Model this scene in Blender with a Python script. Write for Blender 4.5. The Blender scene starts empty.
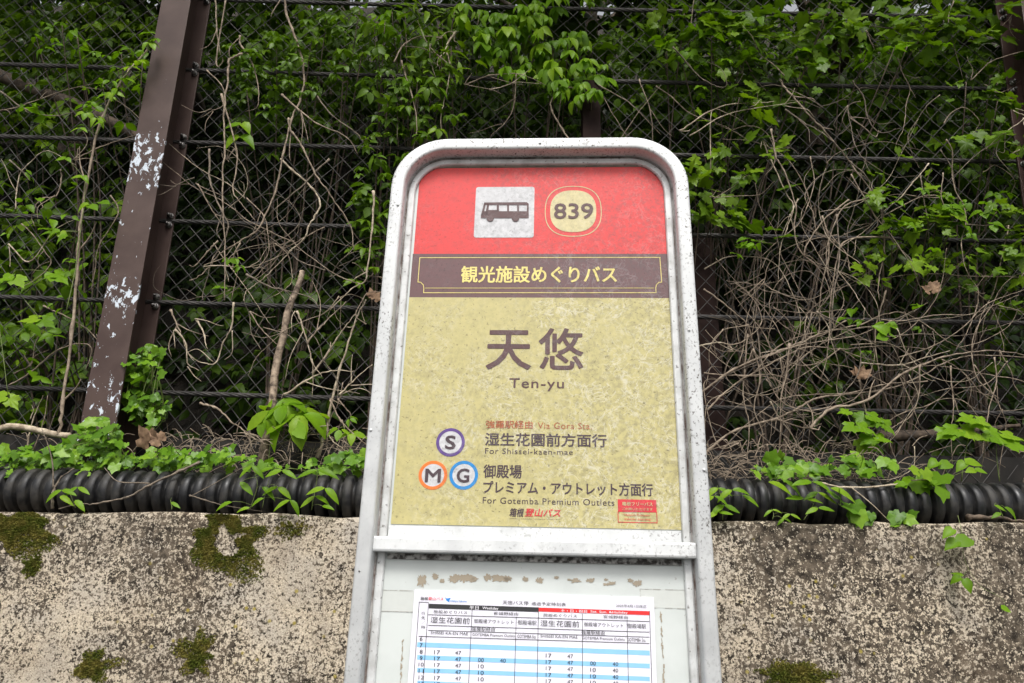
import bpy, bmesh, math, random
import numpy as np
from mathutils import Matrix, Vector

random.seed(7)
RNG = np.random.default_rng(7)
SC = bpy.context.scene
COL = SC.collection
R = math.radians

# ------------------------------------------------------------------ camera
PITCH, ROLL, F, CX, CY = R(17.5), R(1.3), 740.0, 512.0, 341.5
CAM = Vector((0, 0, 1.6))
FWD = Vector((0, math.cos(PITCH), math.sin(PITCH)))
R0, U0 = Vector((1, 0, 0)), Vector((0, -math.sin(PITCH), math.cos(PITCH)))
RIGHT = R0 * math.cos(ROLL) + U0 * math.sin(ROLL)
UP = U0 * math.cos(ROLL) - R0 * math.sin(ROLL)
cam_d = bpy.data.cameras.new('camera')
cam_d.sensor_width = 36.0
cam_d.lens = F / 1024.0 * 36.0
cam_d.clip_start, cam_d.clip_end = 0.05, 500
cam = bpy.data.objects.new('camera', cam_d)
m = Matrix((RIGHT, UP, -FWD)).transposed().to_4x4()
m.translation = CAM
cam.matrix_world = m
COL.objects.link(cam)
SC.camera = cam

# ------------------------------------------------------------------ light: bright overcast
SUN_EL, SUN_AZ = R(56), R(178)      # azimuth measured from +Y clockwise: light from behind the camera
w = bpy.data.worlds.new('World'); SC.world = w; w.use_nodes = True
nt = w.node_tree; nt.nodes.clear()
sky = nt.nodes.new('ShaderNodeTexSky'); sky.sky_type = 'NISHITA'; sky.sun_disc = False
sky.sun_elevation, sky.sun_rotation = SUN_EL, SUN_AZ
sky.air_density, sky.dust_density, sky.ozone_density = 1.0, 6.0, 1.0
hs = nt.nodes.new('ShaderNodeHueSaturation'); hs.inputs['Saturation'].default_value = 0.16
bg = nt.nodes.new('ShaderNodeBackground'); bg.inputs['Strength'].default_value = 0.15
wo = nt.nodes.new('ShaderNodeOutputWorld')
nt.links.new(sky.outputs[0], hs.inputs['Color']); nt.links.new(hs.outputs[0], bg.inputs[0]); nt.links.new(bg.outputs[0], wo.inputs[0])
sd = bpy.data.lights.new('sun', 'SUN'); sd.energy = 1.5; sd.angle = R(16); sd.color = (1, .965, .92)
so = bpy.data.objects.new('sun', sd); COL.objects.link(so)
sdir = Vector((math.sin(SUN_AZ) * math.cos(SUN_EL), math.cos(SUN_AZ) * math.cos(SUN_EL), math.sin(SUN_EL)))
so.rotation_euler = sdir.to_track_quat('Z', 'Y').to_euler()
so.location = sdir * 20
SC.view_settings.view_transform = 'Standard'
SC.view_settings.look = 'None'
SC.view_settings.exposure = 0.5
SC.view_settings.gamma = 1.0
SC.cycles.max_bounces = 6
SC.cycles.transparent_max_bounces = 4
SC.cycles.caustics_reflective = False; SC.cycles.caustics_refractive = False

# ------------------------------------------------------------------ helpers
def ray(px, py):
    return (FWD + RIGHT * ((px - CX) / F) + UP * ((CY - py) / F))
def at(px, py, Y):
    d = ray(px, py)
    return CAM + d * (Y / d.y)

def tag(o, label=None, cat=None, group=None, kind=None):
    if label: o['label'] = label
    if cat: o['category'] = cat
    if group: o['group'] = group
    if kind: o['kind'] = kind
    return o
def empty(name, loc=(0, 0, 0), label=None, cat=None, group=None):
    o = bpy.data.objects.new(name, None); COL.objects.link(o); o.location = loc
    o.empty_display_size = .05
    return tag(o, label, cat, group)

class MB:
    """collects vertices and faces for one mesh object"""
    def __init__(s): s.v = []; s.f = []; s.sm = []
    def add(s, v, f, smooth=False):
        b = len(s.v); s.v += [tuple(p) for p in v]; s.f += [tuple(i + b for i in q) for q in f]; s.sm += [smooth] * len(f)
    def box(s, lo, hi, M=None):
        x0, y0, z0 = lo; x1, y1, z1 = hi
        v = [Vector(p) for p in ((x0,y0,z0),(x1,y0,z0),(x1,y1,z0),(x0,y1,z0),(x0,y0,z1),(x1,y0,z1),(x1,y1,z1),(x0,y1,z1))]
        if M: v = [M @ p for p in v]
        s.add(v, [(0,3,2,1),(4,5,6,7),(0,1,5,4),(1,2,6,5),(2,3,7,6),(3,0,4,7)])
    def tube(s, pts, rad, n=6, cap=True):
        pts = [Vector(p) for p in pts]
        if not hasattr(rad, '__len__'): rad = [rad] * len(pts)
        rings = []; nrm = None
        for i, p in enumerate(pts):
            t = (pts[min(i + 1, len(pts) - 1)] - pts[max(i - 1, 0)])
            if t.length < 1e-9: t = Vector((0, 0, 1))
            t.normalize()
            if nrm is None:
                nrm = t.orthogonal().normalized()
            nrm = (nrm - t * nrm.dot(t))
            if nrm.length < 1e-6: nrm = t.orthogonal()
            nrm.normalize(); b = t.cross(nrm)
            rings.append([p + (nrm * math.cos(a) + b * math.sin(a)) * rad[i] for a in [2 * math.pi * k / n for k in range(n)]])
        v = [q for r in rings for q in r]
        f = [(i * n + k, i * n + (k + 1) % n, (i + 1) * n + (k + 1) % n, (i + 1) * n + k) for i in range(len(pts) - 1) for k in range(n)]
        if cap: f += [tuple(range(n))[::-1], tuple((len(pts) - 1) * n + k for k in range(n))]
        s.add(v, f, True)
    def build(s, name, mat, parent=None, bevel=0):
        me = bpy.data.meshes.new(name); me.from_pydata(s.v, [], s.f)
        me.polygons.foreach_set('use_smooth', s.sm); me.update()
        if bevel:
            bm = bmesh.new(); bm.from_mesh(me)
            bmesh.ops.bevel(bm, geom=[e for e in bm.edges if e.calc_face_angle(0) > .6], offset=bevel, segments=2, affect='EDGES', profile=.5)
            bm.to_mesh(me); bm.free()
        return link(name, me, mat, parent)
def link(name, me, mat, parent=None):
    me.materials.append(mat)
    o = bpy.data.objects.new(name, me); COL.objects.link(o)
    if parent: o.parent = parent
    return o

def spline(pts, seg=5):
    """Catmull-Rom through pts"""
    P = [Vector(p) for p in pts]
    if len(P) < 3:
        return [P[0].lerp(P[-1], i / seg) for i in range(seg + 1)]
    P = [P[0] * 2 - P[1]] + P + [P[-1] * 2 - P[-2]]
    out = []
    for i in range(1, len(P) - 2):
        for k in range(seg):
            t = k / seg
            a, b, c, d = P[i - 1], P[i], P[i + 1], P[i + 2]
            out.append(.5 * ((2 * b) + (c - a) * t + (2 * a - 5 * b + 4 * c - d) * t * t + (3 * b - a - 3 * c + d) * t ** 3))
    out.append(P[-2]); return out

# ------------------------------------------------------------------ materials
class NM:
    def __init__(s, name):
        s.m = bpy.data.materials.new(name); s.m.use_nodes = True
        s.t = s.m.node_tree; s.t.nodes.clear()
        s.out = s.n('OutputMaterial'); s.p = s.n('BsdfPrincipled'); s.l(s.p.outputs[0], s.out.inputs[0])
    def n(s, t, **kw):
        q = s.t.nodes.new('ShaderNode' + t)
        for k, v in kw.items(): setattr(q, k, v)
        return q
    def l(s, a, b): s.t.links.new(a, b)
    def coord(s, kind='Object', scale=None):
        tc = s.n('TexCoord'); o = tc.outputs[kind]
        if scale:
            mp = s.n('Mapping'); mp.inputs['Scale'].default_value = scale; s.l(o, mp.inputs[0]); o = mp.outputs[0]
        return o
    def noise(s, vec, scale, detail=4, rough=.55, dist=0):
        q = s.n('TexNoise'); q.inputs['Scale'].default_value = scale; q.inputs['Detail'].default_value = detail
        q.inputs['Roughness'].default_value = rough; q.inputs['Distortion'].default_value = dist
        s.l(vec, q.inputs['Vector']); return q.outputs[0]
    def ramp(s, fac, stops, interp='LINEAR'):
        q = s.n('ValToRGB'); e = q.color_ramp.elements; q.color_ramp.interpolation = interp
        while len(e) < len(stops): e.new(.5)
        for k, (p, c) in enumerate(stops):
            e[k].position = p; e[k].color = (c, c, c, 1) if not hasattr(c, '__len__') else (*c, 1)
        s.l(fac, q.inputs[0]); return q.outputs[0]
    def mix(s, fac, a, b, mode='MIX'):
        q = s.n('Mix', data_type='RGBA', blend_type=mode)
        for sock, v in ((q.inputs[0], fac), (q.inputs[6], a), (q.inputs[7], b)):
            if hasattr(v, 'is_linked'): s.l(v, sock)
            elif hasattr(v, '__len__'): sock.default_value = (*v, 1)
            else: sock.default_value = v
        return q.outputs[2]
    def math(s, op, a, b=0.0):
        q = s.n('Math', operation=op)
        for sock, v in ((q.inputs[0], a), (q.inputs[1], b)):
            if hasattr(v, 'is_linked'): s.l(v, sock)
            else: sock.default_value = v
        return q.outputs[0]
    def set(s, color=None, rough=None, metal=None, bump=None, dist=.002, strength=1.0, spec=None):
        for nm, v in (('Base Color', color), ('Roughness', rough), ('Metallic', metal), ('Specular IOR Level', spec)):
            if v is None: continue
            i = s.p.inputs[nm]
            if hasattr(v, 'is_linked'): s.l(v, i)
            elif hasattr(v, '__len__'): i.default_value = (*v, 1)
            else: i.default_value = v
        if bump is not None:
            b = s.n('Bump'); b.inputs['Distance'].default_value = dist; b.inputs['Strength'].default_value = strength
            s.l(bump, b.inputs['Height']); s.l(b.outputs[0], s.p.inputs['Normal'])
        return s.m

def mat_leaf(name, c1, c2, c3, trans=.35, rough=.42):
    q = NM(name)
    a = q.n('Attribute', attribute_name='tint')
    col = q.ramp(a.outputs['Fac'], [(0, c1), (.55, c2), (1, c3)])
    v = q.noise(q.coord(), 60, 3)
    col = q.mix(q.ramp(v, [(.35, 0), (.75, .35)]), col, tuple(x * .6 for x in c2))
    q.set(color=col, rough=rough, spec=.22)
    t = q.n('BsdfTranslucent'); 
    tc = q.mix(1.0, col, (1.25, 1.3, .55), 'MULTIPLY'); q.l(tc, t.inputs[0])
    mx = q.n('MixShader'); mx.inputs[0].default_value = trans
    q.l(q.p.outputs[0], mx.inputs[1]); q.l(t.outputs[0], mx.inputs[2]); q.l(mx.outputs[0], q.out.inputs[0])
    return q.m

def mat_stem(name, c1, c2, rough=.8):
    q = NM(name); v = q.coord()
    n = q.noise(v, 45, 4)
    return q.set(color=q.mix(q.ramp(n, [(.35, 0), (.65, 1)]), c1, c2), rough=rough, bump=q.noise(v, 180, 3), dist=.002)

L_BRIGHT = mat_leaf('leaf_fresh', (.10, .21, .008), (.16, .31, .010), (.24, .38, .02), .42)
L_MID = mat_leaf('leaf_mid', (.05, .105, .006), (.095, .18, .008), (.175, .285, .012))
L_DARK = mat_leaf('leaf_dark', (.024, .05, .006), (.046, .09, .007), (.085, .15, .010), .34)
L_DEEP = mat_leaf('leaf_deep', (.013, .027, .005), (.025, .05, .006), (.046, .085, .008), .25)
L_IVY = mat_leaf('leaf_ivy', (.06, .14, .014), (.12, .25, .014), (.21, .36, .028), .3, .36)
STEM_DRY = mat_stem('dry_bark', (.13, .095, .065), (.33, .26, .19))
STEM_DARK = mat_stem('dark_bark', (.05, .036, .026), (.14, .10, .07))
STEM_GREEN = mat_stem('green_stem', (.10, .15, .03), (.16, .19, .05), .5)

# ------------------------------------------------------------------ ground, hillside
def grid_mesh(xs, ys, zf):
    v = [(x, y, zf(x, y)) for y in ys for x in xs]; n = len(xs)
    f = [(j * n + i, j * n + i + 1, (j + 1) * n + i + 1, (j + 1) * n + i) for j in range(len(ys) - 1) for i in range(n - 1)]
    return v, f
def hash_noise(x, y, s=1.0):
    return (math.sin(x * 3.1 * s + 1.3) * math.cos(y * 2.7 * s + .4) + .5 * math.sin(x * 7.3 * s + y * 5.1 * s) + .3 * math.cos(y * 13.7 * s - x * 9.3 * s)) / 1.8

WALL_Y = 2.25
def wall_z(x):                     # the wall's top climbs a little to the right
    a, b = at(0, 511, WALL_Y), at(1024, 524, WALL_Y)
    return a.z + (b.z - a.z) * (x - a.x) / (b.x - a.x)
def slope_z(x, y):
    base = wall_z(x) + .02
    if y < 2.9: return base + .02 * hash_noise(x * 2, y * 2)
    return base + (min(y, 9) - 2.9) * 1.28 + max(0, y - 9) * .2 + .10 * hash_noise(x, y) * min(1, (y - 2.9))

q = NM('asphalt'); v = q.coord(); n = q.noise(v, 120, 6, .7)
M_ASPH = q.set(color=q.mix(q.ramp(n, [(.35, 0), (.65, 1)]), (.045, .045, .045), (.10, .098, .092)), rough=.9, bump=n, dist=.004)
q = NM('soil'); v = q.coord(); n = q.noise(v, 14, 8, .7)
M_SOIL = q.set(color=q.mix(q.ramp(n, [(.35, 0), (.7, 1)]), (.008, .006, .004), (.030, .021, .013)), rough=1, bump=n, dist=.05)
mb = MB(); mb.add(*grid_mesh([-150, -20, -6, 0, 6, 20, 150], [-150, -20, -4, 0, WALL_Y + .1], lambda x, y: 0.0))
tag(mb.build('road', M_ASPH), kind='structure')
mb = MB(); xs = [-60, -30, -15] + [(-8 + .25 * i) for i in range(65)] + [15, 30, 60]
ys = [2.42 + .1 * i for i in range(12)] + [3.6 + .3 * i for i in range(24)] + [12, 16, 24, 40, 80]
mb.add(*grid_mesh(xs, ys, slope_z), smooth=True)
tag(mb.build('hillside', M_SOIL), kind='structure')

# ------------------------------------------------------------------ retaining wall
q = NM('weathered_concrete'); v = q.coord()
sep = q.n('SeparateXYZ'); q.l(v, sep.inputs[0])
g1 = q.noise(v, 80, 5, .72); g2 = q.noise(v, 230, 3, .65); g3 = q.noise(v, 32, 3, .6); g4 = q.noise(v, 26, 5, .72)
big = q.noise(v, 2.6, 5, .6)
xr = q.math('MULTIPLY', q.math('ADD', sep.outputs[0], 1.2), .012)       # more lichen towards +x
side = q.math('MULTIPLY', q.ramp(big, [(.36, 0), (.62, 1)]), .075)
thr = q.math('SUBTRACT', q.math('ADD', xr, side), .032)
grain = q.math('ADD', q.math('ADD', q.math('MULTIPLY', g1, .58), q.math('MULTIPLY', g2, .30)), q.math('MULTIPLY', g4, .12))
m1 = q.ramp(q.math('SUBTRACT', grain, thr), [(.468, 0), (.508, 1)])
light = q.mix(q.ramp(g2, [(.35, 0), (.65, 1)]), (.38, .31, .225), (.73, .63, .48))
light = q.mix(q.ramp(q.noise(v, 9, 4), [(.4, 0), (.7, .6)]), light, (.40, .37, .33))
light = q.mix(q.ramp(q.noise(v, 3.4, 5, .65), [(.44, 0), (.66, .4)]), light, (.26, .215, .165))
dark = q.mix(q.ramp(g3, [(.4, 0), (.62, 1)]), (.03, .024, .018), (.15, .12, .088))
c = q.mix(m1, dark, light)
brown = q.ramp(q.noise(v, 5.5, 4), [(.58, 0), (.70, .35)])
c = q.mix(brown, c, q.mix(.5, c, (.13, .085, .05)))
vo = q.n('TexVoronoi'); vo.inputs['Scale'].default_value = 24; q.l(v, vo.inputs['Vector'])
lich = q.math('MULTIPLY', q.ramp(vo.outputs['Distance'], [(.08, 1), (.16, 0)]), q.ramp(q.noise(v, 3.1, 3), [(.52, 0), (.58, .85)]))
c = q.mix(lich, c, (.36, .29, .06))
hgt = q.math('ADD', q.math('MULTIPLY', q.noise(v, 36, 6, .75), .6), q.math('MULTIPLY', q.noise(v, 330, 3, .7), .35))
M_CONC = q.set(color=c, rough=.95, bump=hgt, dist=.012, strength=.75, spec=.2)
mb = MB()
xs = [-8 + .1 * i for i in range(161)]
prof = [(WALL_Y, 0, 0), (WALL_Y, .6, 0), (WALL_Y, 1.2, 0)] + [(WALL_Y, 1, -.016), (WALL_Y + .004, 1, -.006), (WALL_Y + .014, 1, 0), (WALL_Y + .25, 1, 0), (WALL_Y + .25, 1, -.3)]
vv = []
for x in xs:
    zt = wall_z(x)
    wob = .004 * math.sin(x * 5.1) + .003 * math.sin(x * 17.3 + 1) + (.002 * math.sin(x * 41))
    for k, (y, z, dz) in enumerate(prof):
        vv.append((x, y, z if k < 3 else zt + dz + (wob if 3 <= k <= 6 else 0)))
n = len(prof)
ff = [(i * n + k, (i + 1) * n + k, (i + 1) * n + k + 1, i * n + k + 1) for i in range(len(xs) - 1) for k in range(n - 1)]
ff += [tuple(range(n))[::-1]] + [tuple((len(xs) - 1) * n + k for k in range(n))]
mb.add(vv, ff)
tag(mb.build('retaining_wall', M_CONC), 'rough speckled concrete retaining wall with moss, carrying the black drain pipe', 'wall')

# moss patches growing on the wall: clumps of small upright blades
q = NM('moss'); v = q.coord(); n = q.noise(v, 30, 4)
M_MOSS = q.set(color=q.mix(q.ramp(n, [(.38, 0), (.62, 1)]), (.085, .105, .016), (.19, .165, .04)), rough=1, spec=.1)
def moss(label, cx, cy, rx, ry, n, hole=0, sag=0):
    P0 = at(cx, cy, WALL_Y); s = 2.25 / 740
    rng = random.Random(int(cx * 7 + cy)); mb = MB()
    k = [rng.uniform(-.22, .22) for _ in range(8)]; ph = [rng.uniform(0, 6.28) for _ in range(8)]
    for i in range(n):
        a = rng.uniform(0, 2 * math.pi); rr = math.sqrt(rng.uniform(hole * hole, 1))
        lim = 1 + sum(k[j] * math.sin((j + 1) * a + ph[j]) for j in range(8))
        if hole and rr < hole * (1 + .4 * math.sin(3 * a)): continue
        if rng.random() < .85 * max(0, rr - .72) / .28: continue
        x = P0.x + math.cos(a) * rr * lim * rx * s; z = P0.z + math.sin(a) * rr * lim * ry * s
        z = min(z, wall_z(x) - .006)
        h = rng.uniform(.006, .016) * (1.25 - .7 * rr)
        wd = rng.uniform(.002, .004)
        d = Vector((rng.gauss(0, .5), -1, rng.gauss(.25, .5))).normalized()
        b = Vector((rng.gauss(0, 1), 0, rng.gauss(0, 1))).normalized() * wd
        p = Vector((x, WALL_Y + .001, z)); t = Vector((b.z, 0, -b.x)) * .8
        mb.add([p - b - t, p + b - t * .5, p + t, p + d * h], [(0, 1, 3), (1, 2, 3), (2, 0, 3)])
    o = mb.build('moss_patch', M_MOSS); tag(o, label, 'moss', 'moss patches on the concrete wall')
moss('wide dark green moss patch along the wall top at the left edge', 14, 529, 46, 20, 6000)
moss('ring shaped olive moss patch with a bare pale centre below the pipe', 226, 539, 38, 30, 7500, hole=.34)
moss('small thin moss smear just below the wide patch at the left edge', 32, 566, 9, 11, 500)
moss('green moss patch touching the bottom edge, lower left wall', 92, 667, 18, 13, 1600)
moss('brownish green moss tuft on the middle of the left wall', 197, 655, 17, 18, 1700)
moss('dark green moss patch at the foot of the wall right of the sign', 796, 676, 34, 13, 2500)
moss('sparse thin moss specks close to the white sign frame', 292, 530, 16, 10, 420)

# ------------------------------------------------------------------ drain pipe
q = NM('black_plastic'); v = q.coord(); n = q.noise(v, 20, 6, .7)
M_PIPE = q.set(color=q.mix(q.ramp(n, [(.45, 0), (.75, 1)]), (.009, .009, .010), (.05, .045, .038)), rough=q.ramp(n, [(.3, .30), (.65, .7)]), spec=.4)
PIPE_Y, PIPE_R = 2.345, .069
def pipe_c(x):
    return Vector((x, PIPE_Y + .006 * math.sin(x * 2.1), wall_z(x) + PIPE_R - .004 + .004 * math.sin(x * 3.3 + .5)))
mb = MB(); pitch = .041; pr = [(0, -.021), (.22, -.021), (.27, -.005), (.34, -.001), (.6, .001), (.86, -.001), (.93, -.005), (.98, -.021)]
NS = 28; vv = []; cnt = 0
x = -4.0
while x < 4.0:
    for (t, dr) in pr:
        c0 = pipe_c(x + t * pitch)
        for k in range(NS):
            a = 2 * math.pi * k / NS
            vv.append(c0 + Vector((0, math.cos(a), math.sin(a))) * (PIPE_R + dr)); 
        cnt += 1
    x += pitch
ff = [(i * NS + k, (i + 1) * NS + k, (i + 1) * NS + (k + 1) % NS, i * NS + (k + 1) % NS) for i in range(cnt - 1) for k in range(NS)]
ff += [tuple(range(NS)), tuple((cnt - 1) * NS + k for k in range(NS))[::-1]]
mb.add(vv, ff, True)
o = mb.build('drain_pipe', M_PIPE); tag(o, 'black corrugated plastic drain pipe lying along the top of the concrete wall', 'pipe')

# ------------------------------------------------------------------ rockfall fence
FY = 2.63                          # plane of cables and netting
_z = lambda y: (at(120, y, 2.47).z - 1.8 + .05) * .5
CHIP_STOPS = [(_z(425), .11), (_z(395), .15), (_z(350), .04), (_z(312), .10), (_z(296), .19), (_z(262), .02), (_z(225), .07), (_z(200), .05), (_z(168), .20), (_z(140), .13), (_z(112), .0)]
q = NM('brown_paint'); v = q.coord()
mp = q.n('Mapping'); mp.inputs['Scale'].default_value = (1, 1, .6); q.l(v, mp.inputs[0])
n = q.noise(mp.outputs[0], 46, 6, .66, .4); sp = q.n('SeparateXYZ'); q.l(v, sp.inputs[0])
zb = q.math('ADD', sp.outputs[2], q.math('MULTIPLY', q.noise(v, 7, 3), .10))
band_ = q.ramp(q.math('MULTIPLY', zb, .5), CHIP_STOPS)
chip = q.ramp(q.math('ADD', n, band_), [(.70, 0), (.712, 1)])
q.p.inputs['Specular IOR Level'].default_value = .25
chip = q.math('MULTIPLY', chip, q.math('LESS_THAN', sp.outputs[1], -.16))
bc = q.mix(q.ramp(q.noise(v, 8, 5), [(.35, 0), (.7, 1)]), (.054, .033, .028), (.084, .055, .047))
M_POST = q.set(color=q.mix(chip, bc, (.55, .6, .66)), rough=.5, bump=q.math('SUBTRACT', 1, chip), dist=.001, strength=.4)
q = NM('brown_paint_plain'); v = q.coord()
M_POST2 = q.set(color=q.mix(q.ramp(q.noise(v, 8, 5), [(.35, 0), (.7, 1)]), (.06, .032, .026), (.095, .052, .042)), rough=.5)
q = NM('brown_paint_shaded'); v = q.coord()  # post brown darkened: shade under leaves and netting is in the colour
M_POST_SHADED = q.set(color=q.mix(q.ramp(q.noise(v, 8, 5), [(.35, 0), (.7, 1)]), (.014, .008, .007), (.03, .017, .014)), rough=.8, spec=.1)
q = NM('dark_steel'); v = q.coord()
M_CABLE = q.set(color=q.mix(q.ramp(q.noise(v, 30, 4), [(.35, 0), (.7, 1)]), (.02, .018, .017), (.065, .058, .053)), rough=.6, metal=.3)
q = NM('netting_wire'); v = q.coord()
M_NET = q.set(color=q.mix(q.ramp(q.noise(v, 6, 5), [(.35, 0), (.7, 1)]), (.03, .027, .025), (.105, .097, .09)), rough=.6, metal=.2)
q = NM('bolt_steel'); v = q.coord()
M_BOLT = q.set(color=q.mix(q.ramp(q.noise(v, 90, 4), [(.4, 0), (.6, 1)]), (.04, .036, .034), (.34, .32, .31)), rough=.45, metal=.7)
q = NM('footing'); v = q.coord()
M_FOOT = q.set(color=q.mix(q.ramp(q.noise(v, 12, 6), [(.35, 0), (.7, 1)]), (.010, .009, .008), (.028, .024, .02)), rough=1)
fence = empty('rockfall_fence', (0, FY, 1.8), 'brown steel post fence with dark cables and chain link netting above the wall', 'fence')
fence_inv = Matrix.Translation((0, -FY, -1.8))
def fbuild(mb, name, mat, parent=None, bevel=0):
    off = Vector((0, FY, 1.8))
    mb.v = [tuple(Vector(p) - off) for p in mb.v]
    return mb.build(name, mat, parent or fence, bevel)
cable_px = [(-5, 0), (66, 0), (138, 0), (217, 0), (298, 0), (388, 0)]
CABLE_Z = [at(0, y, FY).z for (y, _) in cable_px]
def cable_z(i, x):
    x0 = at(0, cable_px[i][0], FY).x
    return CABLE_Z[i] - .004 * (x - x0) - .008 * math.sin((x - x0) * .9)
def hpost(x, yb, depth, fw, mat, tilt=0, z0=1.6, z1=4.9):
    """H section: front flange, web, back flange; back face of the rear flange at yb"""
    T = Matrix.Translation((x, 0, z0)) @ Matrix.Rotation(tilt, 4, 'Y') @ Matrix.Translation((0, 0, -z0))
    t = .009; yf = yb - depth
    mb = MB()
    mb.box((-fw / 2, yf, z0), (fw / 2, yf + t, z1), T)
    mb.box((-t * .35, yf + t + .0005, z0), (t * .35, yb - t - .0005, z1), T)
    mb.box((-fw / 2, yb - t, z0), (fw / 2, yb, z1), T)
    return mb, T, yb - t
a, b = at(79, 431, 2.46), at(116.4, 431, 2.46)
PX = (a.x + b.x) / 2
top = (at(163, 0, 2.46) + at(191, 0, 2.46)) / 2
tilt_l = math.atan2(top.x - PX, top.z - a.z)
mb, TL_, ybf = hpost(PX - math.tan(tilt_l) * (a.z - 1.6), 2.625, .172, .118, M_POST, tilt_l)
post = fbuild(mb, 'post', M_POST, None, .0018); tag(post, 'brown H section post with chipped paint')
def bolts(T, ybf, side, post):
    for i in range(6):
        for dz in (-.019, .019):
            mb = MB(); 
            zc = cable_z(i, T.translation.x); 
            c = T @ Vector((side * .043, ybf - .001, zc + dz))
            mb.tube([c, c + Vector((0, -.004, 0))], .013, 12)
            mb.tube([c + Vector((0, -.0045, 0)), c + Vector((0, -.013, 0))], .0105, 6)
            mb.tube([c + Vector((0, -.0135, 0)), c + Vector((0, -.024, 0))], .005, 8)
            fbuild(mb, 'bolt', M_BOLT, post)
bolts(TL_, ybf, 1, post)
r0, r1 = at(1015.5, 0, 2.46), at(1030, 70, 2.46)
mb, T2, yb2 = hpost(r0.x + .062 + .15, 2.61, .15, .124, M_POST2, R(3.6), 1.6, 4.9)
# move so that the front flange's left edge passes through the pixel near the top right
dx = r0.x + .022 - (T2 @ Vector((-.062, 0, r0.z))).x
mb.v = [(p[0] + dx, p[1], p[2]) for p in mb.v]; T2 = Matrix.Translation((dx, 0, 0)) @ T2
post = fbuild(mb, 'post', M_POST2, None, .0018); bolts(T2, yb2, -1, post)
c = at(591, 120, 2.56)
mb, T3, yb3 = hpost(c.x, 2.61, .075, .07, M_POST_SHADED, 0, 1.6, at(591, 84, 2.56).z)
fbuild(mb, 'post', M_POST_SHADED)
c = at(706, 360, 2.66)
mb, T4, yb4 = hpost(c.x, 2.80, .12, .14, M_POST_SHADED, R(-.5), 1.6, at(700, 235, 2.68).z)
fbuild(mb, 'post', M_POST_SHADED)
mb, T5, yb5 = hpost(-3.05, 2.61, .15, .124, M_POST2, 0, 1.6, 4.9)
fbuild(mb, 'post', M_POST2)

def cable(i):
    mb = MB(); xs = np.arange(-4, 4.001, .016)
    for s in range(5):
        pts = []
        for x in xs:
            a = x / .16 * 2 * math.pi + s * 2 * math.pi / 5
            pts.append((x, FY - .012 + math.cos(a) * .0048, cable_z(i, x) + math.sin(a) * .0055))
        mb.tube(pts, .0043, 5, False)
    fbuild(mb, 'cable', M_CABLE)
for i in range(6): cable(i)

def netting():
    mb = MB(); D = .078; z0, z1 = 1.82, 4.7
    rng = random.Random(3)
    def sag(x, z): return .012 * math.sin(x * 1.7 + z * 2.3) + .008 * math.sin(x * 4.1 - z * 3.2)
    def warp(x, z): return x + .010 * math.sin(z * 3.1 + x * .9), z + .010 * math.sin(x * 2.3 + z)
    for sgn in (1, -1):
        k = int((-3 - 3) / D)
        while k * D < 6.0:
            xb = k * D; k += 1
            pts = []
            n = 74
            for j in range(n + 1):
                z = z0 + (z1 - z0) * j / n
                x = xb + sgn * (z - z0) * .92
                if x < -3 or x > 3: 
                    continue
                X, Z = warp(x, z)
                pts.append((X, FY + .014 + sag(x, z) + sgn * .0018 * (1 if (j // 2) % 2 else -1), Z))
            if len(pts) > 2: mb.tube(pts, .00155, 4, False)
    fbuild(mb, 'wire_netting', M_NET)
netting()
mb = MB()
zt = at(30, 436, FY + .05).z
mb.box((-4, FY + .03, 1.6), (4, FY + .08, zt))
fbuild(mb, 'footing_board', M_FOOT)

# ------------------------------------------------------------------ bus stop sign
W_PANEL = .40
def cam2world(v): return RIGHT * v[0] + UP * (-v[1]) + FWD * v[2]
SX = cam2world((.99842, .0066, -.05581)).normalized()
SUv = cam2world((.02516, -.93601, .35108)); SUv = (SUv - SX * SUv.dot(SX)).normalized()
SN = SX.cross(SUv)                    # x cross up = away from viewer (+y side)
SN = SX.cross(SUv); SN = -SN if SN.y < 0 else SN
S_BL = CAM + cam2world((-.41978 * W_PANEL, .63313 * W_PANEL, 2.56722 * W_PANEL))
V_G = S_BL.z / SUv.z                   # panel's foot above the ground, along the sign
S_ORG = S_BL - SUv * V_G + SX * (W_PANEL / 2)
def suv(px, py, wv=0.0):
    """pixel -> sign-local (x, z) on the plane wv in front of the printed panel"""
    d = ray(px, py); o = S_BL - SN * wv
    t = (o - CAM).dot(SN) / d.dot(SN); p = CAM + d * t - S_ORG
    return p.dot(SX), p.dot(SUv)
SM = Matrix((SX, SN, SUv)).transposed().to_4x4(); SM.translation = S_ORG
sign = empty('bus_stop_sign'); sign.matrix_world = SM
tag(sign, 'tall white framed bus stop sign with red and khaki panel in front of the wall', 'bus stop sign')

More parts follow.
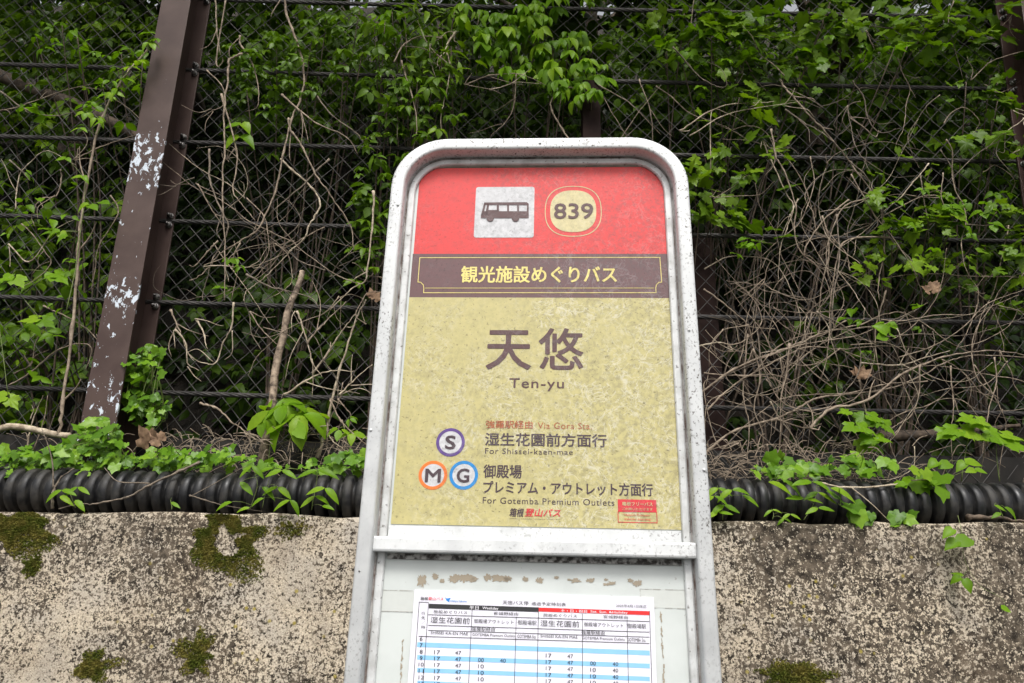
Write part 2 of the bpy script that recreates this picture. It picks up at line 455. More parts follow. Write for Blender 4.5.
def weathered(name, base, crack=.5, rough=.55, speck=.35):
    """old printed sheet: pale crazing, darker blotches, specks"""
    q = NM(name); v = q.coord()
    sep = q.n('SeparateXYZ'); q.l(v, sep.inputs[0])
    area = q.ramp(q.math('ADD', q.noise(v, 6, 4), q.math('MULTIPLY', sep.outputs[0], .7)), [(.36, .12), (.56, 1)])
    def vein(scale, wd, dist):
        n_ = q.noise(v, scale, 3, .55, dist)
        return q.ramp(q.math('ABSOLUTE', q.math('SUBTRACT', n_, .5)), [(0, 1), (wd, 0)])
    ln = q.math('MAXIMUM', q.math('MAXIMUM', vein(15, .010, 1.5), vein(30, .017, 1.2)), q.math('MULTIPLY', vein(60, .026, .8), .8))
    brk = q.ramp(q.noise(v, 30, 3), [(.40, 0), (.50, 1)])
    ln = q.math('MULTIPLY', q.math('MULTIPLY', ln, area), q.math('MULTIPLY', brk, crack))
    c = q.mix(q.math('MULTIPLY', q.ramp(q.noise(v, 130, 6, .75), [(.46, 0), (.62, .75)]), area), base, tuple(x * .45 + .04 for x in base))
    c = q.mix(q.ramp(q.noise(v, 75, 5, .75), [(.42, 0), (.66, .5)]), c, tuple(x * .6 + .02 for x in base))
    c = q.mix(ln, c, tuple(x * .5 + .36 for x in base))
    sp = q.math('MULTIPLY', q.ramp(q.noise(v, 240, 3, .6), [(.62, 0), (.68, 1)]), speck)
    c = q.mix(sp, c, tuple(x * .2 for x in base))
    return q.set(color=c, rough=rough, spec=.4)
M_RED = weathered('print_red', (.62, .042, .04), .16)
M_BROWN = weathered('print_brown', (.125, .06, .062), .22)
M_KHAKI = weathered('print_khaki', (.475, .42, .185), .7, speck=.6)
M_YEL = weathered('print_yellow', (.74, .62, .20), .2)
M_CREAM = weathered('print_cream', (.56, .49, .26), .3)
M_GREY = weathered('print_grey', (.55, .55, .56), .3)
M_INKB = weathered('ink_brown', (.085, .036, .036), .22)
M_INKD = weathered('ink_dark', (.055, .03, .04), .22)
M_INKO = weathered('ink_orange', (.40, .10, .035), .35)
M_PURP = weathered('print_purple', (.10, .045, .22), .2)
M_ORNG = weathered('print_orange', (.75, .17, .02), .2)
M_BLUE = weathered('print_blue', (.01, .22, .55), .2)
M_INKR = weathered('ink_red', (.60, .03, .04), .2)
def flat(name, col, rough=.6):
    q = NM(name); v = q.coord()
    return q.set(color=q.mix(q.ramp(q.noise(v, 60, 4), [(.3, 0), (.7, 1)]), tuple(x * .94 for x in col), col), rough=rough)

q = NM('white_aluminium'); v = q.coord()
mp = q.n('Mapping'); mp.inputs['Scale'].default_value = (1, 1, .75); q.l(v, mp.inputs[0])
sep = q.n('SeparateXYZ'); q.l(v, sep.inputs[0])
hi = q.ramp(q.math('ADD', q.math('MULTIPLY', sep.outputs[2], .55), q.math('MULTIPLY', sep.outputs[0], .35)), [(.95, .4), (1.25, 1)])
s1 = q.ramp(q.noise(mp.outputs[0], 260, 4, .65), [(.57, 0), (.64, 1)])
s2 = q.ramp(q.noise(v, 60, 5, .7), [(.58, 0), (.72, .7)])
reg = q.ramp(q.noise(v, 10, 4), [(.36, .15), (.56, 1)])
dirt = q.math('MULTIPLY', q.math('MULTIPLY', q.math('MAXIMUM', s1, s2), reg), hi)
c = q.mix(q.ramp(q.noise(v, 25, 4), [(.35, 0), (.7, 1)]), (.65, .66, .655), (.53, .54, .54))
c = q.mix(dirt, c, (.10, .09, .08))
M_FRAME = q.set(color=c, rough=q.math('ADD', .38, q.math('MULTIPLY', dirt, .4)), metal=.05, spec=.5)
q = NM('white_board'); v = q.coord()
c = q.mix(q.ramp(q.noise(v, 18, 5), [(.4, 0), (.75, .6)]), (.57, .60, .58), (.46, .49, .47))
sp = q.ramp(q.noise(v, 130, 3), [(.69, 0), (.73, .6)])
M_BOARD = q.set(color=q.mix(sp, c, (.3, .28, .25)), rough=.4)
q = NM('grimy_rail'); v = q.coord()
c = q.mix(q.ramp(q.noise(v, 40, 5), [(.42, 0), (.7, 1)]), (.60, .61, .605), (.40, .40, .39))
M_RAIL = q.set(color=q.mix(q.ramp(q.noise(v, 170, 3), [(.62, 0), (.68, .8)]), c, (.12, .11, .10)), rough=.5, metal=.05)
q = NM('grime'); v = q.coord()
M_GRIME = q.set(color=q.mix(q.ramp(q.noise(v, 150, 4), [(.42, 0), (.6, 1)]), (.05, .045, .04), (.42, .41, .39)), rough=.9)

q = NM('seam_dirt'); v = q.coord()
M_SEAM = q.set(color=q.mix(q.ramp(q.noise(v, 45, 6, .7), [(.38, 0), (.62, 1)]), (.12, .085, .07), (.46, .44, .42)), rough=.9)
# --- frame: a bent tube, swept rounded rectangle
XL_ = -W_PANEL / 2
WF = .030                                     # front of the outer frame above the printed panel
lx = (suv(355, 560, WF)[0] + suv(385, 240, WF)[0]) / 2
rx = (suv(712.5, 560, WF)[0] + suv(696.5, 270, WF)[0]) / 2
tz = suv(545, 137, WF)[1]
print('frame', lx, rx, tz, 'W', rx - lx, 'VG', V_G)
def sweep_u(off_l, off_r, z_top, rad, prof, zbot, seg=12):
    """path up the left side, round the corners, down the right; prof = closed list of (inward offset, w)"""
    path = [(off_l, zbot, -1, 0), (off_l, z_top - rad, -1, 0)]
    for k in range(1, seg + 1):
        a = math.pi - (math.pi / 2) * k / seg
        path.append((off_l + rad + rad * math.cos(a), z_top - rad + rad * math.sin(a), math.cos(a), math.sin(a)))
    for k in range(0, seg + 1):
        a = math.pi / 2 - (math.pi / 2) * k / seg
        path.append((off_r - rad + rad * math.cos(a), z_top - rad + rad * math.sin(a), math.cos(a), math.sin(a)))
    path.append((off_r, zbot, 1, 0))
    v = []; n = len(prof)
    for (x, z, nx, nz) in path:
        for (o, wv) in prof: v.append((x - nx * o, -wv, z - nz * o))
    f = [(i * n + k, i * n + (k + 1) % n, (i + 1) * n + (k + 1) % n, (i + 1) * n + k) for i in range(len(path) - 1) for k in range(n)]
    f += [tuple(range(n))[::-1], tuple((len(path) - 1) * n + k for k in range(n))]
    return v, f
def rrect(o0, o1, w0, w1, r, n=4):
    pts = []
    for (cx, cy, a0) in ((o1 - r, w1 - r, 0), (o0 + r, w1 - r, 90), (o0 + r, w0 + r, 180), (o1 - r, w0 + r, 270)):
        for k in range(n + 1):
            a = R(a0 + 90 * k / n); pts.append((cx + r * math.cos(a), cy + r * math.sin(a)))
    return pts[::-1]
FWID = .0215
mb = MB(); mb.add(*sweep_u(lx, rx, tz, .088, rrect(0, FWID, -.028, WF, .0045), .03), smooth=True)
frame = mb.build('frame', M_FRAME, sign)
# recessed ring between tube and print
RW = (XL_ - lx + rx - XL_ - W_PANEL) / 2 - .001
mb = MB()
ringp = [(FWID - .002, -.01), (FWID - .002, .003), (FWID + .0035, .003), (FWID + .0045, .0065), (RW - .0015, .0065), (RW, .0045), (RW, -.01)]
mb.add(*sweep_u(lx, rx, tz, .088, ringp[::-1], .05))
mb.build('inner_rim', M_RAIL, sign)
mb = MB(); mb.add(*sweep_u(lx, rx, tz, .088, [(FWID - .001, .0035), (FWID - .001, .0060), (FWID + .0016, .0052), (FWID + .0024, .0035)], .06))
mb.build('grime_seam', M_SEAM, sign)
for (px, py) in ((540, 143), (398, 205), (689, 330), (371, 430), (704, 470)):
    x, z = suv(px, py, WF); mb = MB(); mb.tube([(x, -WF + .0002, z), (x, -WF - .0012, z)], .0022, 12); mb.build('rivet', M_RAIL, sign)
# --- printed panel
def rect_px(p0, p1, wv=0):
    a, b = suv(*p0, wv), suv(*p1, wv); return a[0], a[1], b[0], b[1]
def flatpoly(mb, pts, wv):
    mb.add([(x, -wv, z) for x, z in pts], [tuple(range(len(pts)))])
def rounded(x0, z0, x1, z1, r, n=8, corners=(1, 1, 1, 1)):
    out = []
    for (cx, cz, a0, on) in ((x1 - r, z1 - r, 0, corners[0]), (x0 + r, z1 - r, 90, corners[1]), (x0 + r, z0 + r, 180, corners[2]), (x1 - r, z0 + r, 270, corners[3])):
        if on:
            out += [(cx + r * math.cos(R(a0 + 90 * k / n)), cz + r * math.sin(R(a0 + 90 * k / n))) for k in range(n + 1)]
        else:
            out.append((cx + r * (1 if a0 in (0, 270) else -1), cz + r * (1 if a0 in (0, 90) else -1)))
    return out
XL, XR = -W_PANEL / 2, W_PANEL / 2
ZB = V_G; ZB_BAND0 = suv(540, 298)[1]; ZB_BAND1 = suv(540, 254.2)[1]; Z_TOP = suv(540, 168)[1]
print('panel z', ZB, ZB_BAND0, ZB_BAND1, Z_TOP, 'xl', suv(412.8, 254), suv(667.5, 254))
pan_l, pan_r = lx + RW + .0015, rx - RW - .0015
mb = MB(); mb.box((lx + FWID - .001, .0, .06), (rx - FWID + .001, .014, tz - .05))
mb.build('back_plate', M_BOARD, sign)
mb = MB(); flatpoly(mb, [(XL, ZB), (XR, ZB), (XR, ZB_BAND0), (XL, ZB_BAND0)], .0012)
panel = mb.build('printed_panel', M_KHAKI, sign)
mb = MB(); flatpoly(mb, [(XL, ZB_BAND0), (XR, ZB_BAND0), (XR, ZB_BAND1), (XL, ZB_BAND1)], .0012)
band = mb.build('title_band', M_BROWN, sign)
mb = MB(); flatpoly(mb, rounded(XL + .001, ZB_BAND1, XR - .001, Z_TOP, .034, 12, (1, 1, 0, 0)), .0012)
red = mb.build('red_header', M_RED, sign)
# white strip of backing left bare round the print, and a bottom strip
mb = MB(); a = suv(391, 536); mb.box((pan_l, -.0045, ZB - .02), (pan_r, -.0006, ZB - .002))
mb.build('lower_rim', M_FRAME, sign)

# --- lettering
def text_mesh(body, bold=0.0, shear=0.0, res=3, spacing=1.0):
    c = bpy.data.curves.new('lettering', 'FONT'); c.body = body; c.resolution_u = res
    c.offset = bold; c.shear = shear; c.space_character = spacing; c.size = 1
    o = bpy.data.objects.new('lettering', c); COL.objects.link(o)
    dg = bpy.context.evaluated_depsgraph_get()
    me = bpy.data.meshes.new_from_object(o.evaluated_get(dg))
    bpy.data.objects.remove(o); bpy.data.curves.remove(c)
    me.materials.clear()
    return me
def lettering(body, p0, p1, mat, parent, wv=.0016, bold=0.0, shear=0.0, name='lettering', conv=None, spacing=1.0):
    """fit the words into the rectangle whose corners are the pixels p0 (top left) and p1 (bottom right)"""
    conv = conv or suv
    (x0, z1), (x1, z0) = conv(*p0), conv(*p1)
    me = text_mesh(body, 0, shear, spacing=spacing)
    n = len(me.vertices); co = np.empty(n * 3); me.vertices.foreach_get('co', co); co = co.reshape(-1, 3)
    mn, mx = co.min(0), co.max(0)
    x = x0 + (co[:, 0] - mn[0]) / (mx[0] - mn[0]) * (x1 - x0)
    z = z0 + (co[:, 1] - mn[1]) / (mx[1] - mn[1]) * (z1 - z0)
    co = np.stack([x, np.full(n, -wv), z], 1)
    if bold <= 0.008:
        me.vertices.foreach_set('co', co.ravel()); me.update()
        return link(name, me, mat, parent)
    faces = [tuple(p.vertices) for p in me.polygons]; bpy.data.meshes.remove(me)
    h = bold * (z1 - z0) * .8; mb = MB(); k = 0
    for (dx, dz) in ((0, 0), (1, 0), (-1, 0), (0, .8), (0, -.8), (.7, .6), (-.7, .6), (.7, -.6), (-.7, -.6)):
        mb.add(co + np.array([dx * h, -.000012 * k, dz * h]), faces); k += 1
    return mb.build(name, mat, parent)
lettering('観光施設めぐりバス', (461.9, 266.6), (616.6, 283.2), M_YEL, band, bold=.028)
lettering('839', (554.4, 204.2), (593, 219.2), M_INKB, red, wv=.0022, bold=.03)
lettering('天', (487.8, 331), (530.2, 369.6), M_INKB, panel, bold=.026)
lettering('悠', (539.4, 328.8), (583, 369.8), M_INKB, panel, bold=.02)
lettering('Ten-yu', (509.7, 378.6), (563.8, 391.6), M_INKB, panel, bold=.016, spacing=1.12)
lettering('強羅駅経由', (486.3, 420.6), (532.5, 429), M_INKO, panel, bold=.02)
lettering('Via Gora Sta.', (537.8, 422.6), (591.9, 429.6), M_INKO, panel, bold=.004, spacing=1.1)
lettering('湿生花園前方面行', (485.6, 433), (606.6, 447.4), M_INKD, panel, bold=.026)
lettering('For Shissei-kaen-mae', (485.3, 448.2), (572.8, 455.2), M_INKD, panel, bold=.005, spacing=1.1)
lettering('御殿場', (484, 464.7), (521.6, 478.6), M_INKD, panel, bold=.022)
lettering('プレミアム・アウトレット方面行', (483.8, 481), (652.8, 496.4), M_INKD, panel, bold=.026)
lettering('For Gotemba Premium Outlets', (483, 497.2), (614.4, 506), M_INKD, panel, bold=.006, spacing=1.1)
lettering('箱根', (509.7, 508.4), (523.6, 517), M_INKD, panel, bold=.03, shear=.2)
lettering('登山バス', (525, 508.6), (560.3, 517.2), M_INKR, panel, bold=.035, shear=.2)
lettering('Odakyu Hakone · Hakone Tozan Bus', (509.7, 518.2), (560.3, 520.4), M_INKD, panel, bold=.0)
# pictogram tile
def badge_poly(name, pts, wv, mat, parent):
    mb = MB(); flatpoly(mb, pts, wv); return mb.build(name, mat, parent)
x0, z1, x1, z0 = rect_px((476.3, 187.6), (533.7, 238))
tile = badge_poly('bus_pictogram', rounded(x0, z0, x1, z1, .004), .0016, M_GREY, red)
def pxs(pts, wv): return [suv(*p, 0) for p in pts]
def ic(x, y): return (380 + x / 3.2, 130 + y / 3.2)
mb = MB()
def ipoly(pts, wv=.0022): flatpoly(mb, [suv(*ic(*p)) for p in pts][::-1], wv)
ipoly([(333, 262), (476, 262), (476, 284), (323, 284), (323, 276)])                          # body below the windows
ipoly([(334, 234), (470, 233), (476, 238), (476, 242), (333, 242)])                           # roof strip
for (xa, xb) in ((374, 381), (407, 413), (439, 445), (470, 476)): ipoly([(xa, 242), (xb, 242), (xb, 262), (xa, 262)])
ipoly([(334, 234), (340, 234), (331, 276), (323, 276)]); ipoly([(343, 242), (352, 242), (346, 262), (338, 262)][0:0] or [(344, 238), (350, 238), (344, 276), (336, 276)])
ipoly([(346, 258), (376, 258), (376, 263), (345, 263)])
for cx in (353, 434):
    ipoly([(cx + 12 * math.cos(a), 284 + 11.5 * math.sin(a)) for a in [2 * math.pi * k / 20 for k in range(20)]], .0026)
mb.build('bus_silhouette', M_INKB, red)
# number plate with its thin ring
def superell(cx, cz, a, b, n=2.5, N=48):
    return [(cx + a * math.copysign(abs(math.cos(t)) ** (2 / n), math.cos(t)), cz + b * math.copysign(abs(math.sin(t)) ** (2 / n), math.sin(t))) for t in [2 * math.pi * k / N for k in range(N)]]
def ringmesh(mb, outer, inner, wv):
    n = len(outer); mb.add([(x, -wv, z) for x, z in outer + inner], [(k, (k + 1) % n, n + (k + 1) % n, n + k) for k in range(n)])
x0, z1, x1, z0 = rect_px((550.3, 191), (596.6, 232.5)); cx, cz, ax, bz = (x0 + x1) / 2, (z0 + z1) / 2, (x1 - x0) / 2, (z1 - z0) / 2
badge_poly('number_plate', superell(cx, cz, ax, bz), .0016, M_CREAM, red)
x0, z1, x1, z0 = rect_px((545.2, 186.8), (602.2, 237.2)); ax, bz = (x1 - x0) / 2, (z1 - z0) / 2
mb = MB(); ringmesh(mb, superell(cx, cz, ax, bz), superell(cx, cz, ax - .0013, bz - .0013), .0016)
mb.build('number_ring', M_CREAM, red)
# band border with scooped lower corners
mb = MB()
def ribbon(pts, wd=.0011, wv=.0016):
    P = [Vector((x, z)) for x, z in pts]
    for a, b in zip(P[:-1], P[1:]):
        d = (b - a).normalized(); nn = Vector((-d.y, d.x)) * wd / 2; d *= wd / 2
        mb.add([(q.x, -wv, q.y) for q in (a - d - nn, b + d - nn, b + d + nn, a - d + nn)], [(0, 1, 2, 3)])
ribbon([suv(*ic(*p)) for p in [(140, 522), (880, 522)]]); ribbon([suv(*ic(*p)) for p in [(146, 507), (876, 507)]], .0008)
ribbon([suv(*ic(*p)) for p in [(128, 410), (896, 409)]])
for s in (0, 1):
    f = (lambda x: x) if s == 0 else (lambda x: 1023 - x)
    ribbon([suv(*ic(f(a), b)) for a, b in [(128, 410), (122, 488)]], .0011, .0017)
    ribbon([suv(*ic(f(a), b)) for a, b in [(122, 488), (131, 489), (139, 497), (141, 507), (140, 522)]], .0011, .0018)
mb.build('border_line', M_YEL, band)
# route badges
for (ch, px, py, mat, t0, t1) in (('S', 450.6, 442.5, M_PURP, (446.2, 436), (455.2, 449.3)), ('M', 433.1, 475.3, M_ORNG, (426.2, 469.2), (440.2, 482.3)), ('G', 463.8, 475.3, M_BLUE, (457.6, 469), (468.8, 482.5))):
    cx, cz = suv(px, py); r = suv(px + 14.4, py)[0] - cx
    C = [(cx + r * math.cos(2 * math.pi * k / 40), cz + r * math.sin(2 * math.pi * k / 40)) for k in range(40)]
    C2 = [(cx + (r - .0045) * math.cos(2 * math.pi * k / 40), cz + (r - .0045) * math.sin(2 * math.pi * k / 40)) for k in range(40)]
    mb = MB(); ringmesh(mb, C, C2, .0016); b = mb.build('route_badge', mat, panel)
    badge_poly('badge_disc', C2, .0014, M_GREY, panel)
    lettering(ch, t0, t1, M_INKD, panel, wv=.002, bold=.045)
# small notice label
x0, z1, x1, z0 = rect_px((617.6, 499.4), (657, 523)); zm = suv(637, 512.3)[1]
mb = MB(); flatpoly(mb, [(x0, zm), (x1, zm), (x1, z1), (x0, z1)], .0016)
nl = mb.build('notice_label', M_INKR, panel); tag(nl, 'red and cream notice label')
mb = MB()
ribbon([(x0, zm), (x0, z0), (x1, z0), (x1, zm)], .001, .0016)
mb.build('label_border', M_INKR, panel)
lettering('箱根フリーパス', (622, 502), (652.5, 506.4), M_CREAM, panel, wv=.002, bold=.02)
lettering('ご利用いただけます', (622, 507.8), (652.5, 511), M_CREAM, panel, wv=.002, bold=.01)
lettering('"Hakone Freepass"', (623, 514), (651, 517), M_INKR, panel, wv=.002, bold=.01)
lettering('Valid for boarding', (624, 518.2), (650.5, 521.2), M_INKR, panel, wv=.002, bold=.01)
# --- cross bar
WB = .022
c0, c1 = suv(372, 534.5, WB), suv(697, 543.5, WB); c2 = suv(372, 551, WB)
mb = MB(); mb.box((lx + FWID - .009, -WB, c2[1]), (rx - FWID + .009, -.0068, (c0[1] + c1[1]) / 2))
mb.build('cross_bar', M_FRAME, sign, bevel=.003)
zbar = c2[1]
mb = MB(); mb.box((pan_l + .001, -.0035, zbar - .008), (pan_r - .001, -.0004, zbar - .0005)); mb.build('grime_seam', M_GRIME, sign)
mb = MB(); flatpoly(mb, [(pan_l - .003, .08), (pan_r + .003, .08), (pan_r + .003, zbar - .003), (pan_l - .003, zbar - .003)], .0002)
board = mb.build('lower_board', M_BOARD, sign)
# torn tape and paper residue on the lower board
M_RES = flat('paper_residue', (.34, .29, .22), .95); M_TAPE = flat('old_tape', (.56, .58, .55), .25); M_TEDGE = flat('tape_grime', (.36, .35, .32), .8)
rng = random.Random(11)
mb = MB()
def blob(cx, cy, rx_, ry_, wv, n=26, jag=.6):
    pts = []
    for k in range(n):
        a = -2 * math.pi * k / n; r_ = 1 + rng.uniform(-jag, jag * .4)
        pts.append(suv(cx + rx_ * r_ * math.cos(a), cy + ry_ * r_ * math.sin(a)))
    c = suv(cx, cy)
    mb.add([(c[0], -wv, c[1])] + [(x, -wv, z) for x, z in pts], [(0, 1 + (k + 1) % n, 1 + k) for k in range(n)])
def rc(x, y): return (395 + x / 3.793, 560 + y / 3.8)
for (x, y, a, b) in ((105, 78, 20, 30), (155, 62, 14, 16), (175, 80, 14, 10), (225, 70, 24, 18), (270, 72, 36, 20), (300, 70, 18, 14), (350, 66, 20, 14), (405, 72, 36, 16), (430, 70, 20, 14), (495, 72, 18, 12), (545, 76, 16, 14), (610, 70, 12, 8), (660, 74, 10, 5), (690, 80, 26, 12), (735, 80, 20, 13), (800, 74, 12, 6), (812, 90, 22, 10), (890, 78, 16, 9), (918, 90, 18, 14)):
    cx, cy = rc(x, y)
    for k in range(3): blob(cx + rng.uniform(-1.5, 1.5) * a / 12, cy + rng.uniform(-1, 1), a / 3.8 * rng.uniform(.55, .8), b / 3.8 * rng.uniform(.6, .9), .0006 + .0001 * k)
mb.build('paper_residue', M_RES, board)
for (p0, p1) in (((379, 590), (414, 612)), ((640, 589), (698, 609))):
    x0, z1, x1, z0 = rect_px(p0, p1); mb = MB(); flatpoly(mb, [(x0, z0), (x1, z0), (x1, z1), (x0, z1)], .0005)
    tape = mb.build('tape', M_TAPE, board); mb = MB()
    for (a, b) in (((x0, z0), (x1, z0)), ((x1, z0), (x1, z1)), ((x1, z1), (x0, z1)), ((x0, z1), (x0, z0))):
        for k in range(14):
            if rng.random() < .15: continue
            t0, t1 = k / 14, (k + rng.uniform(.7, 1)) / 14
            ribbon([Vector(a).lerp(Vector(b), t0), Vector(a).lerp(Vector(b), t1)], rng.uniform(.0003, .0010), .0008 + .00001 * k)
    mb.build('tape_edge', M_TEDGE, board)
for (xf, y0_, n_, st) in ((lambda y: 405.2 - .055 * (y - 600), 640, 26, 1.7), (lambda y: 660 + .05 * (y - 600), 612, 30, 2.4)):
    mb = MB()
    for k in range(n_):
        y = y0_ + k * st
        if rng.random() < .35: continue
        ribbon([suv(xf(y) + rng.uniform(-.7, .7), y), suv(xf(y) + rng.uniform(-.7, .7), y + st)], rng.uniform(.0005, .002), .0009 + .00001 * k)
    mb.build('glue_line', M_RES, board)
# rivets on the sign
for (px, py) in ((359.5, 571), (692.5, 215)):
    x, z = suv(px, py, WF); mb = MB(); mb.tube([(x, -WF + .0002, z), (x, -WF - .001, z)], .0013, 10); mb.build('rivet', M_GRIME, sign)
mb = MB(); mb.box((lx - .03, -.16, 0), (rx + .03, .16, .07)); mb.build('base_block', flat('base_concrete', (.32, .31, .29), .9), sign, bevel=.01)

# ------------------------------------------------------------------ timetable sheet taped on the board
PAPER_W = .0022
tl, tr = suv(414.7, 589.6, PAPER_W), suv(653.8, 597.3, PAPER_W)
ang = math.atan2(tr[1] - tl[1], tr[0] - tl[0]); pw = math.hypot(tr[0] - tl[0], tr[1] - tl[1])
ph = .235
sheet_M = SM @ Matrix.Translation((tl[0], -PAPER_W, tl[1])) @ Matrix.Rotation(-ang, 4, 'Y')
sheet_I = sheet_M.inverted()
def tuv(px, py):
    d = ray(px, py); o = S_BL - SN * PAPER_W; t = (o - CAM).dot(SN) / d.dot(SN)
    p = sheet_I @ (CAM + d * t); return p.x, p.z
q = NM('paper'); v = q.coord(); M_PAPER = q.set(color=q.mix(q.ramp(q.noise(v, 30, 4), [(.3, 0), (.7, 1)]), (.72, .70, .78), (.77, .75, .82)), rough=.35, bump=q.noise(v, 14, 2), dist=.0015)
mb = MB(); N = 12
vv = [(pw * i / N, -.0004 - .0008 * math.sin(i * 1.1) ** 2 * 0 , -ph * j / N) for j in range(N + 1) for i in range(N + 1)]
vv2 = [(x, .0006, z) for x, y, z in vv]
mb.add(vv, [(j * (N + 1) + i, (j + 1) * (N + 1) + i, (j + 1) * (N + 1) + i + 1, j * (N + 1) + i + 1) for j in range(N) for i in range(N)])
mb.box((0.0005, .0002, -ph + .0005), (pw - .0005, .0010, -.0005))
sheet = mb.build('timetable_sheet', M_PAPER)
sheet.matrix_world = sheet_M
tag(sheet, 'white paper bus timetable with black and red headings taped on the sign', 'timetable')
TK, TR_, TBL, TW, TLB = flat('ink_black', (.02, .02, .022)), flat('ink_bright_red', (.72, .02, .02)), flat('stripe_blue', (.25, .52, .78)), flat('ink_white', (.78, .76, .8)), flat('logo_blue', (.02, .22, .6))
def tl_(body, p0, p1, mat=TK, bold=.004, wv=.0012, shear=0): return lettering(body, p0, p1, mat, sheet, wv=wv, bold=bold, conv=tuv, shear=shear)
def trect(name, p0, p1, mat, wv=.0008):
    (a, d), (b, c) = tuv(*p0), tuv(*p1); mb = MB(); flatpoly(mb, [(a, c), (b, c), (b, d), (a, d)], wv); return mb.build(name, mat, sheet)
tl_('箱根', (420.8, 596.6), (428, 600.2), TK, .01); tl_('登山バス', (428.6, 596.8), (443.5, 600.5), TR_, .01)
mb = MB(); flatpoly(mb, [tuv(445, 597.4), tuv(447, 598.4), tuv(451, 597.8), tuv(449.6, 600), tuv(449.4, 602.4), tuv(446.6, 600.6)][::-1], .0008); mb.build('company_logo', TLB, sheet)
tl_('odakyu hakone', (450.3, 599.6), (466.7, 602.8), TLB, .01)
tl_('天悠バス停', (502.6, 600.3), (528.5, 605.2), TK, .006); tl_('通過予定時刻表', (531.5, 601.6), (565.9, 606.4), TK, .006)
tl_('2025年4月1日改正', (616, 604), (646.5, 608), TK, 0)
trect('heading_bar', (429.1, 603.7), (538.4, 612), TK); trect('heading_bar', (538.6, 607.5), (649.4, 615.2), TR_)
tl_('平日', (469.6, 605.8), (478.6, 609.9), TW, .01); tl_('Weekday', (482.6, 606.6), (498.3, 610.6), TW, .01)
tl_('土・日・祝日', (560.8, 609), (587, 613.3), TW, .01); tl_('Sat. Sun. &Holiday', (590.5, 610.3), (627.6, 614.6), TW, .01)
for dx, dy, c2 in ((0, 0, ''), (109.6, 3.4, '')):
    def sh(x, y): return (x + dx, y + dy)
    tl_('施設めぐりバス', sh(433.7, 609.8), sh(467.4, 614.3)); tl_('宮城野経由', sh(493.7, 611.6), sh(518.3, 615.6))
    tl_('湿生花園前', sh(430.8, 616.5), sh(469.8, 624)); tl_('御殿場アウトレット', sh(474.3, 618.7), sh(513.6, 624.3)); tl_('御殿場駅', sh(517.8, 619.9), sh(536.5, 625.4))
    tl_('強羅駅経由', sh(471.9, 626.6), sh(495, 631.7)); tl_('SHISSEI KA-EN MAE', sh(431, 631), sh(468, 635.2)); tl_('GOTEMBA Premium Outlets', sh(472.6, 633), sh(515, 637.2)); tl_('GOTEMBA Sta.', sh(517.5, 634.4), sh(536.3, 638.4))
for k, ch in enumerate('行先／時'): tl_(ch, (421.6, 611.5 + k * 4.6), (425.2, 615 + k * 4.6))
rows = list(range(6, 21)); RP = 6.42
def row_y(r_, x): return 638.8 + (r_ - 6) * RP + (x - 421) * .0305
for r_ in rows:
    if r_ % 2:
        trect('stripe', (417.4, row_y(r_, 417.4) - 3.0), (649.8, row_y(r_, 649.8) + 3.3), TBL, .0006)
    def num(s_, x, wd=5.6): tl_(s_, (x - wd / 2, row_y(r_, x) - 2.1), (x + wd / 2, row_y(r_, x) + 2.0), TK, 0)
    num(str(r_), 421.3, 2.6 if r_ < 10 else 4.8)
    if r_ >= 8:
        num('17', 437.2); num('47', 458.3); num('17', 548.6); num('47', 570.2)
        if r_ == 9: num('00', 481); num('40', 503)
        else:
            if r_ > 9: num('10', 481)
        if r_ >= 9: num('00' if r_ == 9 else '10', 593); num('40', 615.4)
mb = MB()
def ln(p0, p1, wd=.0007): 
    P0, P1 = Vector(tuv(*p0)), Vector(tuv(*p1)); ribbon([P0, P1], wd, .001)
def lnv(x0, y0): 
    a = tuv(x0, y0); ribbon([a, (a[0], -ph + .01)], .0007, .001)
lnv(419.3, 602); lnv(428.6, 603.5); lnv(472.2, 610); lnv(516.3, 617); lnv(538.5, 607.5); lnv(582.3, 614); lnv(627, 620); lnv(649.5, 611)
for (ya, xa, xb) in ((602, 419.3, 428.6), (614.6, 428.6, 649), (625.2, 428.6, 649), (630.2, 428.6, 649), (636.2, 419, 649)):
    ln((xa, ya), (xb, ya + (xb - xa) * .031))
mb.build('table_grid', TK, sheet)
bpy.context.view_layer.update()

